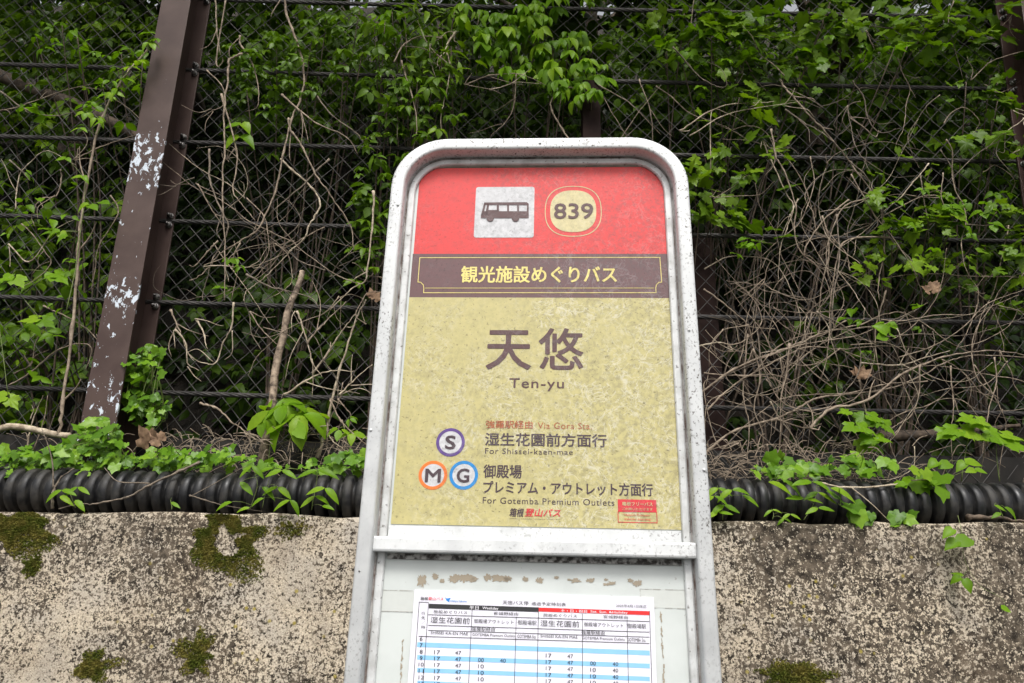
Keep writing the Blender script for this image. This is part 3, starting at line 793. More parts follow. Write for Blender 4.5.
# ------------------------------------------------------------------ leaves
def leaf_template(kind):
    """unit leaf: base at the origin, tip towards +x, upper side +z"""
    V, Fc = [], []
    if kind in ('ovate', 'lance', 'heart', 'big'):
        if kind == 'ovate': T = [0, .12, .32, .56, .8, 1]; Wd = [0, .17, .275, .26, .14, 0]
        elif kind == 'lance': T = [0, .15, .38, .62, .84, 1]; Wd = [0, .12, .175, .15, .08, 0]
        elif kind == 'heart': T = [0, .06, .3, .55, .8, 1]; Wd = [0, .26, .42, .36, .18, 0]
        else: T = [0, .1, .2, .3, .4, .5, .6, .7, .8, .9, 1]; Wd = [0, .12, .2, .24, .30, .29, .31, .25, .22, .11, 0]
        n = len(T)
        for t, wd in zip(T, Wd):
            dz = -.30 * t * t + .06 * t
            back = -.07 if (kind == 'heart' and t == .06) else 0
            V += [(t, 0, dz), (t + back, wd, dz + wd * .28), (t + back, -wd, dz + wd * .28)]
        for i in range(n - 1):
            a, b = i * 3, (i + 1) * 3
            Fc += [(a, b, b + 1, a + 1), (a, a + 2, b + 2, b)]
    else:
        if kind == 'ivy':       # five pointed lobes
            pts = [(180, .12), (150, .38), (122, .52), (98, .47), (74, .48), (50, .62), (30, .54), (16, .62), (0, .86)]
        else:                   # three toothed lobes, vine leaf
            pts = [(180, .06), (152, .36), (128, .44), (112, .47), (96, .46), (80, .60), (66, .58), (52, .66), (38, .46), (27, .58), (18, .64), (9, .74), (0, .95)]
        full = [(a, r_) for a, r_ in pts] + [(-a, r_) for a, r_ in pts[1:-1][::-1]]
        V.append((.0, 0, 0))
        for a, r_ in full:
            x, y = r_ * math.cos(R(a)), r_ * math.sin(R(a))
            V.append((x, y, .10 * abs(y) - .22 * (x * x + y * y) + .05 * math.cos(R(a * 5))))
        n = len(full)
        Fc = [(0, 1 + (k + 1) % n, 1 + k) for k in range(n)]
        V = [(x + .25, y, z) for x, y, z in V]
    return np.array(V), Fc
TPL = {k: leaf_template(k) for k in ('ovate', 'lance', 'heart', 'big', 'ivy', 'vine')}

class Leaves:
    """many leaves of one template gathered in one mesh"""
    def __init__(s, kind): s.kind = kind; s.P = []; s.D = []; s.N = []; s.S = []; s.T = []
    def add(s, p, d, n, size, tint=None):
        s.P.append(tuple(p)); s.D.append(tuple(d)); s.N.append(tuple(n)); s.S.append(size)
        s.T.append(random.random() if tint is None else tint)
    def build(s, name, mat, parent=None, origin=(0, 0, 0)):
        V, Fc = TPL[s.kind]; n = len(s.P)
        P = np.array(s.P) - np.array(origin); D = np.array(s.D, float); N = np.array(s.N, float); S = np.array(s.S)
        D /= np.linalg.norm(D, axis=1, keepdims=True) + 1e-9
        Y = np.cross(N, D); Y /= np.linalg.norm(Y, axis=1, keepdims=True) + 1e-9
        Z = np.cross(D, Y)
        wd = RNG.uniform(.8, 1.15, n); cz = RNG.uniform(.3, 1.9, n)
        co = P[:, None] + S[:, None, None] * (V[None, :, 0:1] * D[:, None] + V[None, :, 1:2] * wd[:, None, None] * Y[:, None] + V[None, :, 2:3] * cz[:, None, None] * Z[:, None])
        nv = len(V); co = co.reshape(-1, 3)
        ls = np.array([len(f) for f in Fc]); idx = np.array([i for f in Fc for i in f])
        L = (np.arange(n)[:, None] * nv + idx[None]).ravel()
        tot = np.tile(ls, n); st = np.concatenate([[0], np.cumsum(tot)[:-1]])
        me = bpy.data.meshes.new(name)
        me.vertices.add(len(co)); me.vertices.foreach_set('co', co.ravel())
        me.loops.add(len(L)); me.loops.foreach_set('vertex_index', L)
        me.polygons.add(len(tot)); me.polygons.foreach_set('loop_start', st); me.polygons.foreach_set('loop_total', tot)
        me.polygons.foreach_set('use_smooth', np.ones(len(tot), bool))
        a = me.attributes.new('tint', 'FLOAT', 'POINT'); a.data.foreach_set('value', np.repeat(np.array(s.T), nv))
        me.update(calc_edges=True)
        return link(name, me, mat, parent)

def rv(s=1.0): return Vector((random.gauss(0, s), random.gauss(0, s), random.gauss(0, s)))
def leafnormal(spread=.35, front=.55): return (Vector((0, -front, .8)) + rv(spread)).normalized()

def palmate(L, c, size, n, down=0.0, spread=.3, tint=None, front=.55):
    """n leaflets radiating from one point"""
    N = leafnormal(spread, front); a0 = random.uniform(0, 6.28)
    X = N.orthogonal().normalized(); Y = N.cross(X)
    t = random.random() if tint is None else tint
    for k in range(n):
        a = a0 + (k * 2 * math.pi / n if n > 3 else (k - 1) * 1.35) + random.gauss(0, .12)
        d = X * math.cos(a) + Y * math.sin(a) - Vector((0, 0, down)) - N * .15
        L.add(c + d * size * .12, d, N + rv(.15), size * random.uniform(.8, 1.1), min(1, max(0, t + random.gauss(0, .12))))

def wiggle_path(pts, amp, seg=6):
    P = spline(pts, seg); ph = [random.uniform(0, 6.28) for _ in range(4)]; fr = [random.uniform(.15, .55) for _ in range(4)]
    return [p + Vector((math.sin(i * fr[0] + ph[0]), math.sin(i * fr[1] + ph[1]) * .8, math.sin(i * fr[2] + ph[2]))) * amp for i, p in enumerate(P)]

def vine_thing(name, cat, label, group, pts, rad, mat, amp=.005, n=6, taper=.55, extra=()):
    P = wiggle_path(pts, amp); o0 = P[0]
    mb = MB(); rr = [rad * (1 - (1 - taper) * i / (len(P) - 1)) * (random.uniform(.8, 1.15) if rad < .01 else random.uniform(.93, 1.07)) * (1.35 if i % 6 == 0 and taper < .5 else 1) for i in range(len(P))]
    P = [p + rv(rad * (.25 if rad < .01 else .04)) for p in P]
    mb.tube([p - o0 for p in P], rr, n)
    for e in extra:
        E = wiggle_path(e, amp); mb.tube([p - o0 for p in E], [rad * .6 * (1 - .6 * i / (len(E) - 1)) for i in range(len(E))], 5)
    o = mb.build(name, mat); o.location = o0
    return tag(o, label, cat, group)
def pix(pts, Y, sway=0.0):
    ph, fr = random.uniform(0, 6.28), random.uniform(.5, 1.1)
    return [at(p[0], p[1], p[2] if len(p) > 2 else Y + sway * math.sin(ph + fr * i)) for i, p in enumerate(pts)]

def sprig(label, stem_px, Y, kind, size, leaves, mat=None, rad=.0018, name='seedling', cat='plant', smat=None, amp=.002, group='single plants along the wall and fence'):
    """leaves: (px, py, n) = a leaf spray with n leaflets at that pixel"""
    P = wiggle_path(pix(stem_px, Y), amp); o0 = P[0]
    t = empty(name, o0, label, cat, group)
    mb = MB(); mb.tube([p - o0 for p in P], [rad * (1 - .5 * i / (len(P) - 1)) for i in range(len(P))], 6)
    L = Leaves(kind)
    for lf in leaves:
        c = at(lf[0], lf[1], Y - .012 - random.uniform(0, .03)); n_ = lf[2]; s = size * (lf[3] if len(lf) > 3 else 1)
        j = min(P, key=lambda p: (p - c).length); mb.tube(wiggle_path([j - o0, (j + c) / 2 - o0 + Vector((0, 0, .004)), c - o0], .001, 4), rad * .55, 5)
        if n_ > 2: palmate(L, c, s, n_, .25, .18, front=.9)
        else:
            for k in range(n_):
                sg = (1 if k else -1) if n_ == 2 else random.choice((-1, 1))
                L.add(c, Vector((sg, -.3, -.45 + random.gauss(0, .25))), Vector((random.gauss(0, .2), -.9, .8)), s * random.uniform(.85, 1.1))
    L.build('foliage', mat or L_BRIGHT, t, o0)
    mb.build('stem', smat or STEM_GREEN, t)
    return t
# ---- background: trees behind the slope, shrubs on it, undergrowth over all of it
def tree(label, x, y, h, cr, nleaf, tint0, lean=0.0):
    z0 = slope_z(x, y) - .1; t = empty('tree', (x, y, z0), label, 'tree', 'trees on the slope behind the fence')
    mb = MB(); tp = [(0, 0, 0), (lean * .3, 0, h * .35), (lean * .7, -.1, h * .7), (lean, -.2, h)]
    mb.tube(spline([Vector(p) for p in tp], 5), [.12 * (1 - .75 * i / 15) for i in range(16)], 8)
    for k in range(7):
        a = random.uniform(0, 6.28); zz = h * random.uniform(.35, .9); b = Vector((lean * zz / h, -.1 * zz / h, zz))
        e = b + Vector((math.cos(a) * cr * .8, math.sin(a) * cr * .8 - .3, cr * random.uniform(.1, .5)))
        mb.tube(wiggle_path([b, b.lerp(e, .5) + Vector((0, 0, .15)), e], .02), [.045 - .003 * i for i in range(13)], 6)
    mb.build('trunk', STEM_DARK, t)
    L = Leaves('ovate')
    for c in range(nleaf // 24):
        u = rv().normalized() * random.uniform(.25, 1) ** .5
        cc = Vector((lean, -.2, h * .85)) + Vector((u.x * cr, u.y * cr, u.z * cr * .75))
        for k in range(24 // 5):
            palmate(L, cc + rv(.14), random.uniform(.075, .12), 5, .3, .5)
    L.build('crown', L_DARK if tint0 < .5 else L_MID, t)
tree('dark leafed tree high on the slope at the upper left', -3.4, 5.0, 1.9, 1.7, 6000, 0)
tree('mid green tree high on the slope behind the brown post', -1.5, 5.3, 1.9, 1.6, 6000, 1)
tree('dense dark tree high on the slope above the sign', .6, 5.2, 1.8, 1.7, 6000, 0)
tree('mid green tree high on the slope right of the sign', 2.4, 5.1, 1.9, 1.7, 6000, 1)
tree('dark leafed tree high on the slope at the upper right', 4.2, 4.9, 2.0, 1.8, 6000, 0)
# overhanging boughs out of view, added to shade the slope and fence
def shade_overhang(label, x, y, zc, rx_, ry_, rz_, nleaf):
    z0 = slope_z(x, 5.6); t = empty('tree', (x, 5.6, z0 - .1), label, 'tree', 'unseen trees added for shade')
    b0 = Vector((0, 0, 0)); c = Vector((0, y - 5.6, zc - z0))
    mb = MB(); mb.tube(spline([b0, Vector((.1, -.3, (zc - z0) * .6)), c], 8), [.16 - .007 * i for i in range(17)], 8)
    mb.build('trunk', STEM_DARK, t)
    L = Leaves('ovate')
    for k in range(nleaf // 5):
        u = rv().normalized() * random.uniform(.05, 1) ** .4
        palmate(L, c + Vector((u.x * rx_, u.y * ry_, u.z * rz_)), random.uniform(.11, .17), 5, .3, .4)
    L.build('crown', L_MID, t)
shade_overhang('unseen leaning tree added to shade the left part of the fence', -2.9, 3.0, 5.7, 2.2, 2.1, .7, 5800)
shade_overhang('unseen leaning tree added to shade the middle of the fence', .3, 3.1, 5.8, 2.1, 2.0, .7, 5200)
shade_overhang('unseen leaning tree added to shade the right part of the fence', 3.3, 3.0, 5.7, 2.2, 2.1, .7, 5600)

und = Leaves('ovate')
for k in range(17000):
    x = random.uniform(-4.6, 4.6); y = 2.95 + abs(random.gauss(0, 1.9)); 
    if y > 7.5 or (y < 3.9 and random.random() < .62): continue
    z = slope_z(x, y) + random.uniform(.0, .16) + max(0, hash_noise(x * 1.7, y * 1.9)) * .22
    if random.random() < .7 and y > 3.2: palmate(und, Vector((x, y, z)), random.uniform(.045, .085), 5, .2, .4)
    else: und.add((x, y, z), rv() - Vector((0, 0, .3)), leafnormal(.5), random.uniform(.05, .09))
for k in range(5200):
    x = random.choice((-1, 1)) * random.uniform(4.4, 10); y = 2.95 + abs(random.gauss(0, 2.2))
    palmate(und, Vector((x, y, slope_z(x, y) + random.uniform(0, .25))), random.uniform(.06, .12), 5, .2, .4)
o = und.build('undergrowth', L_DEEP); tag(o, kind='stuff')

SHRUB_G = 'leafy shrubs behind the fence'
def shrub(label, regions, kind, mat, size, n, Y0, Y1, npal=5, down=.25, group=SHRUB_G, name='shrub', cat='shrub', tint=(0, 1), spread=.35):
    """leaf sprays inside pixel ellipses of the view, spread over the depth Y0..Y1, on arching stems from the slope"""
    L = Leaves(kind); cs = []
    for (cx, cy, rx_, ry_, wgt) in regions:
        for k in range(int(n * wgt)):
            a = random.uniform(0, 6.28); rr = math.sqrt(random.random()) * (1 + .25 * math.sin(3 * a + cx))
            Y = random.uniform(Y0, Y1)
            p = at(cx + rx_ * rr * math.cos(a), cy + ry_ * rr * math.sin(a), Y)
            cs.append(p)
            s = size * random.uniform(.55, 1.45)
            tt = random.uniform(*tint)
            if npal > 1: palmate(L, p, s, npal, down, spread, tt)
            else:
                d0 = Vector((random.uniform(-1, 1), random.uniform(-.7, .1), random.uniform(-.5, .1)))
                for j in range(random.randint(2, 4)):
                    L.add(p + d0 * s * j * .8 + rv(s * .25), d0 + rv(.5) - Vector((0, 0, down)), leafnormal(spread), s * random.uniform(.75, 1.1), tt)
    base = at(regions[0][0], regions[0][1], (Y0 + Y1) / 2); yb = max(Y1, 2.95); zb = slope_z(base.x, yb)
    root = Vector((base.x, yb, zb - .02))
    t = empty(name, root, label, cat, group)
    L.build('foliage', mat, t, root)
    mb = MB()
    for c in random.sample(cs, min(len(cs), 8)):
        mid = root.lerp(c, .55) + Vector((0, .12, .12)) + rv(.04)
        P = wiggle_path([Vector((0, 0, 0)), mid - root, c - root], .006); mb.tube(P, [.0055 - .0003 * i for i in range(len(P))], 5)
    mb.build('stem', STEM_DARK, t)
    return t
# behind the netting, dim
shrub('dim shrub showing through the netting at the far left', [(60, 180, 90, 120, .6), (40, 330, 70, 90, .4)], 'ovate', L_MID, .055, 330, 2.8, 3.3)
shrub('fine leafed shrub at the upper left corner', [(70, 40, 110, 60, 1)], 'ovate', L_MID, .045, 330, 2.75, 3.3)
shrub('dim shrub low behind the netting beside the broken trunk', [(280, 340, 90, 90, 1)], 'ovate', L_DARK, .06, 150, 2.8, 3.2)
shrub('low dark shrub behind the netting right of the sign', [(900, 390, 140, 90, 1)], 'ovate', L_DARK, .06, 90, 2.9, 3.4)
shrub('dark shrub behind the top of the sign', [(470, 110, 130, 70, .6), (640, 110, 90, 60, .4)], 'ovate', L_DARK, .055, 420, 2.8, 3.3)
shrub('leafy shrub behind the upper netting left of the sign', [(310, 60, 120, 80, 1)], 'ovate', L_MID, .05, 420, 2.7, 3.2, tint=(0, .6))
shrub('broad leafed shrub behind the upper right netting', [(800, 130, 130, 80, .5), (940, 200, 110, 120, .5)], 'heart', L_DARK, .06, 420, 2.75, 3.3, npal=3)
shrub('dense leafy shrub filling the upper right corner', [(860, 60, 170, 60, .6), (960, 110, 80, 70, .4)], 'heart', L_MID, .052, 560, 2.7, 3.2, npal=3, tint=(0, .7))
shrub('light leafed shrub at the top middle, right of the brown short post', [(690, 60, 100, 70, 1)], 'ovate', L_MID, .055, 360, 2.7, 3.1, npal=1, tint=(0, .7))

# ---- climbers hanging in front of the netting
CL_G = 'leafy climbers on the fence'
def climber(label, regions, kind, mat, size, n, Y0=2.48, Y1=2.60, **kw):
    return shrub(label, regions, kind, mat, size, n, Y0, Y1, group=CL_G, name='climbing_vine', cat='climber', **kw)
climber('bright fresh climber spray hanging above the top left of the sign', [(545, 40, 55, 50, .55), (500, 20, 45, 25, .25), (580, 75, 30, 25, .2)], 'ovate', L_BRIGHT, .052, 120, npal=5, down=.9, spread=.25)
climber('small five leaflet climber over the netting at the top, between post and sign', [(285, 70, 60, 35, .6), (330, 35, 60, 30, .4)], 'ovate', L_MID, .034, 110, npal=5, tint=(.1, .6))
climber('green climber curtain just left of the sign top', [(385, 140, 35, 90, .5), (420, 90, 45, 50, .3), (365, 230, 18, 60, .2)], 'ovate', L_MID, .038, 150, npal=5, tint=(.1, .7))
climber('climber with pointed leaves at the top middle', [(430, 40, 50, 40, 1)], 'lance', L_MID, .06, 40, npal=1, tint=(.4, 1))
climber('broad leafed climber hanging beside the upper right edge of the sign', [(715, 190, 28, 50, .7), (750, 150, 40, 25, .3)], 'vine', L_MID, .052, 42, npal=1, tint=(.4, 1))
climber('horizontal leaved climber across the top right', [(690, 30, 70, 30, .25), (770, 50, 90, 50, .4), (900, 25, 110, 30, .35)], 'vine', L_MID, .05, 130, npal=1, tint=(.2, .9))
climber('heart leaved climber in the middle right of the netting', [(905, 205, 60, 45, .45), (965, 235, 55, 40, .4), (900, 265, 40, 14, .15)], 'vine', L_MID, .040, 66, npal=1, tint=(.5, 1), spread=.2)
climber('shaded climber with notched leaves at the right edge', [(985, 110, 40, 60, .6), (1005, 260, 30, 60, .4)], 'vine', L_MID, .045, 36, npal=1, tint=(.2, .8))
climber('thin climber with small fresh leaves at the upper left', [(105, 75, 50, 45, .5), (60, 105, 50, 20, .2), (60, 35, 40, 18, .3)], 'ovate', L_BRIGHT, .036, 44, npal=3, tint=(0, .6))
climber('thin climber with fresh leaves low on the left netting', [(40, 210, 45, 50, .4), (60, 270, 50, 40, .3), (40, 345, 45, 30, .3)], 'ovate', L_BRIGHT, .042, 26, npal=1, tint=(0, .6))

climber('loose fresh climber sprays across the top right corner', [(770, 40, 80, 35, .4), (880, 40, 70, 30, .3), (700, 60, 40, 40, .3)], 'heart', L_BRIGHT, .042, 46, npal=3, tint=(0, .5), down=.1, Y0=2.45, Y1=2.58)
climber('scattered fresh climber leaves among the bare stems in the middle right', [(915, 215, 60, 30, .4), (975, 205, 40, 35, .3), (760, 245, 25, 15, .1), (870, 330, 60, 40, .2)], 'heart', L_BRIGHT, .036, 40, npal=3, tint=(0, .5), down=.1, Y0=2.45, Y1=2.56)
climber('dangling fresh climber at the very top between the brown post and the sign', [(385, 25, 25, 22, .5), (420, 70, 18, 30, .5)], 'ovate', L_BRIGHT, .048, 18, npal=3, tint=(0, .5), down=.6)
sprig('fresh leaves growing along the upper part of the leaning pole like stem', [(97, 135), (112, 95), (130, 70), (148, 50)], 2.41, 'ovate', .042, [(150, 42, 3), (158, 38, 3, .8), (147, 33, 2), (138, 60, 3), (131, 66, 3), (124, 78, 3), (118, 88, 3), (113, 92, 3), (106, 95, 2), (97, 117, 3), (86, 112, 3), (80, 128, 2), (104, 122, 1)])
sprig('three pairs of fresh leaves on the lower part of the leaning pole like stem', [(66, 310), (76, 270), (82, 215), (86, 180)], 2.41, 'heart', .045, [(89, 205, 2), (100, 202, 1), (82, 177, 2, .9), (66, 158, 2, .8), (60, 232, 2, .9), (52, 233, 1), (68, 236, 1, 1.1)])
sprig('broad fresh leaves on a thin twig at the left edge of the netting', [(-6, 290), (8, 280), (16, 270)], 2.45, 'vine', .075, [(5, 283, 1, 1.2), (14, 276, 2, .8), (52, 272, 1, 1.1), (40, 318, 2, .9), (8, 396, 2, .8)])
# ---- ivy on and behind the pipe
def ivy(label, regions, n, size=.038, Y0=2.30, Y1=2.44, mat=None, kind='ivy', name='ivy_plant'):
    L = Leaves(kind); P0 = None; cs = []
    for (cx, cy, rx_, ry_, wgt) in regions:
        for k in range(int(n * wgt * (1.3 if n > 20 else 1))):
            a = random.uniform(0, 6.28); rr = math.sqrt(random.random())
            p = at(cx + rx_ * rr * math.cos(a), cy + ry_ * rr * math.sin(a), random.uniform(Y0, Y1)); cs.append(p)
            N = Vector((random.gauss(0, .45), -1.0, .75 + random.gauss(0, .4)))
            L.add(p, Vector((random.gauss(0, 1), -.35, random.gauss(-.5, .6))), N, size * random.uniform(.4, 1.2))
    o0 = sum(cs, Vector()) / len(cs)
    t = empty(name, o0, label, 'ivy', 'ivy and creepers along the pipe')
    L.build('foliage', mat or L_IVY, t, o0)
    mb = MB(); cs.sort(key=lambda p: p.x + p.z)
    mb.tube(wiggle_path([p - o0 + Vector((0, .02, -.008)) for p in sorted(cs[::3], key=lambda p: p.x)], .003, 4), .0016, 5)
    mb.build('stem', STEM_GREEN, t)
ivy('bright ivy spreading over the pipe at the left edge', [(25, 458, 45, 14, 1)], 70)
ivy('ivy mat on the pipe in front of the foot of the chipped brown post', [(95, 455, 45, 18, .7), (100, 432, 22, 14, .3)], 110)
ivy('bushy ivy climbing beside the foot of the chipped brown post', [(138, 385, 15, 32, .55), (150, 360, 14, 20, .2), (150, 410, 20, 18, .25)], 130, .036, 2.46, 2.58)
ivy('ivy strand on the pipe under the dead leaf', [(175, 458, 40, 10, 1)], 60)
ivy('ivy tufts on the pipe below the large leaved seedling', [(225, 455, 16, 8, .4), (250, 462, 25, 7, .3), (300, 466, 30, 8, .3)], 40, .034)
ivy('ivy tuft on the pipe touching the left side of the sign', [(345, 462, 22, 12, 1)], 34, .036)
ivy('ivy mat on the pipe right of the sign', [(790, 468, 40, 8, .5), (850, 464, 50, 10, .5)], 58, .040)
ivy('large leaved ivy hanging over the pipe right of the sign', [(862, 503, 26, 15, 1)], 12, .05, 2.24, 2.27)
ivy('pointed leaved creeper crossing the top of the pipe at the right', [(912, 478, 34, 14, 1)], 9, .06, 2.25, 2.3, L_BRIGHT)
ivy('small ivy tuft on the wall edge under the pipe', [(900, 518, 8, 7, 1)], 8, .035, 2.25, 2.27)

# ---- single plants
sprig('large fresh compound leaved seedling below the broken pale trunk', [(268, 470), (272, 430), (280, 405)], 2.5, 'big', .10, [(272, 408, 5), (300, 412, 5, 1.1), (285, 403, 5, .8), (265, 415, 3, .9), (290, 418, 3)])
sprig('fresh small leaved seedling close to the left edge of the sign', [(352, 462), (347, 440), (345, 425)], 2.45, 'ovate', .05, [(340, 428, 3), (352, 432, 4, .9), (349, 418, 3, .7)])
sprig('pair of large round fresh leaves on the bare vine right of the brown post', [(226, 160), (232, 140), (240, 122)], 2.5, 'heart', .06, [(241, 124, 2), (240, 137, 2, 1.2)], smat=STEM_DRY)
sprig('tiny fresh shoot on the bare vine left of the broken trunk', [(232, 300), (238, 265), (234, 240)], 2.54, 'ovate', .032, [(236, 258, 4), (240, 266, 4), (229, 258, 3), (221, 287, 2)], smat=STEM_DRY)
sprig('three lobed fresh plant standing on the pipe near the bottom right of the netting', [(872, 470), (868, 430), (866, 410)], 2.5, 'vine', .06, [(866, 414, 2), (856, 425, 2, .9), (880, 420, 2), (850, 411, 1, .8), (874, 436, 2, .9), (866, 440, 2)])
sprig('upright fresh plant with toothed leaves at the lower right', [(962, 482), (968, 440), (972, 420)], 2.45, 'vine', .065, [(960, 428, 2, 1.1), (975, 418, 2, .9), (985, 424, 1, .8), (952, 430, 1)])
sprig('fresh plant with one big drooping leaf at the far lower right', [(1000, 482), (996, 450), (998, 432)], 2.45, 'vine', .07, [(1000, 433, 2), (990, 436, 1, .8), (1004, 440, 1)])
sprig('small fresh plant with two round leaves standing behind the pipe, lower right', [(950, 482), (946, 470), (944, 460)], 2.42, 'heart', .05, [(938, 462, 1), (950, 463, 1), (965, 462, 2), (975, 470, 2, .8)])
sprig('fresh creeper hanging down over the wall edge at the right', [(957, 516, 2.25), (962, 535, 2.235), (966, 562, 2.235), (980, 585, 2.235), (1003, 600, 2.235), (1001, 612, 2.235)], 2.235, 'heart', .045, [(953, 529, 1, 1.1), (969, 538, 1, 1.2), (957, 541, 1), (963, 577, 3, .85), (1001, 607, 1, .7)], name='creeper', cat='creeper', rad=.0009)
WEED_G = 'narrow leaved weeds in front of the pipe'
def weed(label, stems, leaves, Y=2.262, size=.054, mat=None):
    return sprig(label, stems, Y, 'lance', size, leaves, mat or L_BRIGHT, rad=.0012, name='weed', cat='weed', group=WEED_G)
weed('narrow leaved weed before the pipe at the left', [(76, 508), (70, 495), (66, 488)], [(62, 490, 2), (78, 487, 2, .9), (60, 496, 1), (75, 500, 1, .9)])
weed('single blade weed at the wall edge between the left weeds', [(171, 510), (171, 503), (172, 498)], [(171, 502, 1, .8)])
weed('taller weed before the pipe under the large leaved seedling', [(250, 508), (258, 485), (252, 466)], [(252, 466, 2), (240, 482, 1), (262, 487, 1), (232, 502, 1), (250, 508, 1, .8), (274, 468, 1, 1.1)])
weed('sprawling weed before the pipe in the middle left', [(262, 508), (268, 482), (276, 466)], [(278, 487, 2), (264, 498, 1, .9), (290, 500, 2), (282, 470, 2)])
weed('weed with long drooping leaves nearest the left side of the sign', [(312, 510), (317, 480), (314, 466)], [(318, 470, 2, 1.3), (325, 488, 2, 1.1), (315, 496, 2), (322, 506, 1, .8)])
weed('bushy weed before the pipe touching the right side of the sign', [(722, 520), (722, 500), (718, 485)], [(718, 488, 2), (714, 496, 2), (732, 490, 2), (742, 495, 1, 1.2), (724, 505, 2), (718, 512, 2, .9)])
weed('long leaved weed over the pipe, second from the right side of the sign', [(804, 520), (814, 500), (818, 480)], [(812, 482, 2, 1.2), (818, 492, 2, 1.2), (804, 498, 2, 1.1), (830, 488, 1, 1.4), (818, 508, 2, .8)])
weed('weed with broad drooping leaves on the pipe top near the right of the sign', [(776, 478), (778, 474), (780, 470)], [(768, 482, 1, 1.4), (782, 480, 1, 1.4), (790, 470, 1)])
weed('tiny low weed at the wall edge right of the sign', [(772, 520), (773, 513), (772, 508)], [(772, 510, 2, .6), (784, 519, 2, .5), (790, 514, 2, .6)])
weed('small weed before the pipe near the right edge', [(1003, 518), (1000, 510), (998, 504)], [(994, 505, 1, .8), (1004, 507, 1, .9), (1001, 513, 1, .7)])

# ---- dry stems
STEM_PALE = mat_stem('pale_bark', (.22, .17, .115), (.50, .42, .31))
STEM_MID = mat_stem('grey_bark', (.075, .058, .042), (.22, .175, .13))
def dvine(label, pts, rad=.0035, Y=2.55, mat=None, amp=.004, group='bare dry vines on the fence', extra=(), name='dry_vine', cat='dry vine', taper=.3):
    P = pix(pts, Y, .02 if name == 'dry_vine' and rad < .0048 else 0); ex = []
    if group and name == 'dry_vine':
        for k in range(random.choice((0, 1, 1, 2, 3))):
            i = random.randrange(0, len(P) - 1); b = P[i]; d = (P[i + 1] - P[i]).normalized(); l_ = random.uniform(.04, .16)
            sd_ = Vector((-d.z, random.uniform(-.15, .15), d.x)) * random.choice((-1, 1))
            ex.append([b, b + d * l_ * .5 + sd_ * l_ * random.uniform(.2, .5), b + d * l_ * random.uniform(.6, 1.1) + sd_ * l_ * random.uniform(.3, 1)])
    return vine_thing(name, cat, label, group, P, rad, mat or random.choice((STEM_PALE, STEM_DRY, STEM_DRY, STEM_MID)), amp, 6, taper, ex)
dvine('pale thin pole like stem leaning up to the brown post', [(58, 434), (64, 400), (72, 330), (79, 250), (86, 185), (97, 135), (112, 95), (130, 70), (148, 50)], .0062, 2.42, mat=STEM_DRY, amp=.002, taper=.45)
dvine('thick pale cut stick lying on the pipe at the left edge', [(-14, 434), (8, 427), (40, 431), (70, 436)], .0115, 2.42, amp=.002, name='stick', cat='stick', group=None, taper=.9)
o = vine_thing('broken_trunk', 'dead trunk', 'pale broken dead trunk standing behind the large leaved seedling', None, pix([(262, 470), (268, 430), (274, 390), (279, 350), (287, 318), (296, 290), (303, 272)], 2.56), .0165, mat_stem('rotten_wood', (.06, .04, .028), (.44, .34, .245)), .004, 9, .62)
dvine('straight slanting brown stick leaning on the netting left of the sign', [(318, 458), (328, 420), (340, 370), (352, 330), (366, 300)], .0068, 2.57, amp=.002, name='stick', cat='stick', group=None)
dvine('long brown log lying behind the netting at the upper left', [(-10, 70), (40, 92), (90, 112), (150, 140)], .028, 2.85, STEM_DARK, .006, None, name='log', cat='log', taper=.8)
dvine('dead brown log lying behind the netting at the lower right', [(880, 438), (940, 435), (985, 428), (1020, 424)], .021, 2.74, STEM_DARK, .006, None, name='log', cat='log')
dvine('dark strip of bark lying on the wall edge at the right', [(968, 518), (995, 518), (1030, 521)], .008, 2.27, STEM_DARK, .002, None, name='bark_strip', cat='bark')
dvine('bare vine trailing down across the pipe at the left', [(200, 461), (180, 472), (150, 484), (125, 498), (100, 503), (80, 504), (58, 510)], .0042, 2.262, amp=.002)
dvine('pale twisted runner lying along the pipe at the right', [(820, 483), (850, 487), (890, 486), (915, 480), (948, 478)], .0038, 2.268, amp=.002)
dvine('thin twig lying at the wall edge below the middle left weeds', [(190, 496), (205, 500), (225, 505), (262, 511)], .0025, 2.262, amp=.002)
dvine('short pale dead stalk stuck in front of the pipe at the left', [(52, 508), (54, 490), (62, 478), (74, 468)], .005, 2.265, amp=.002)
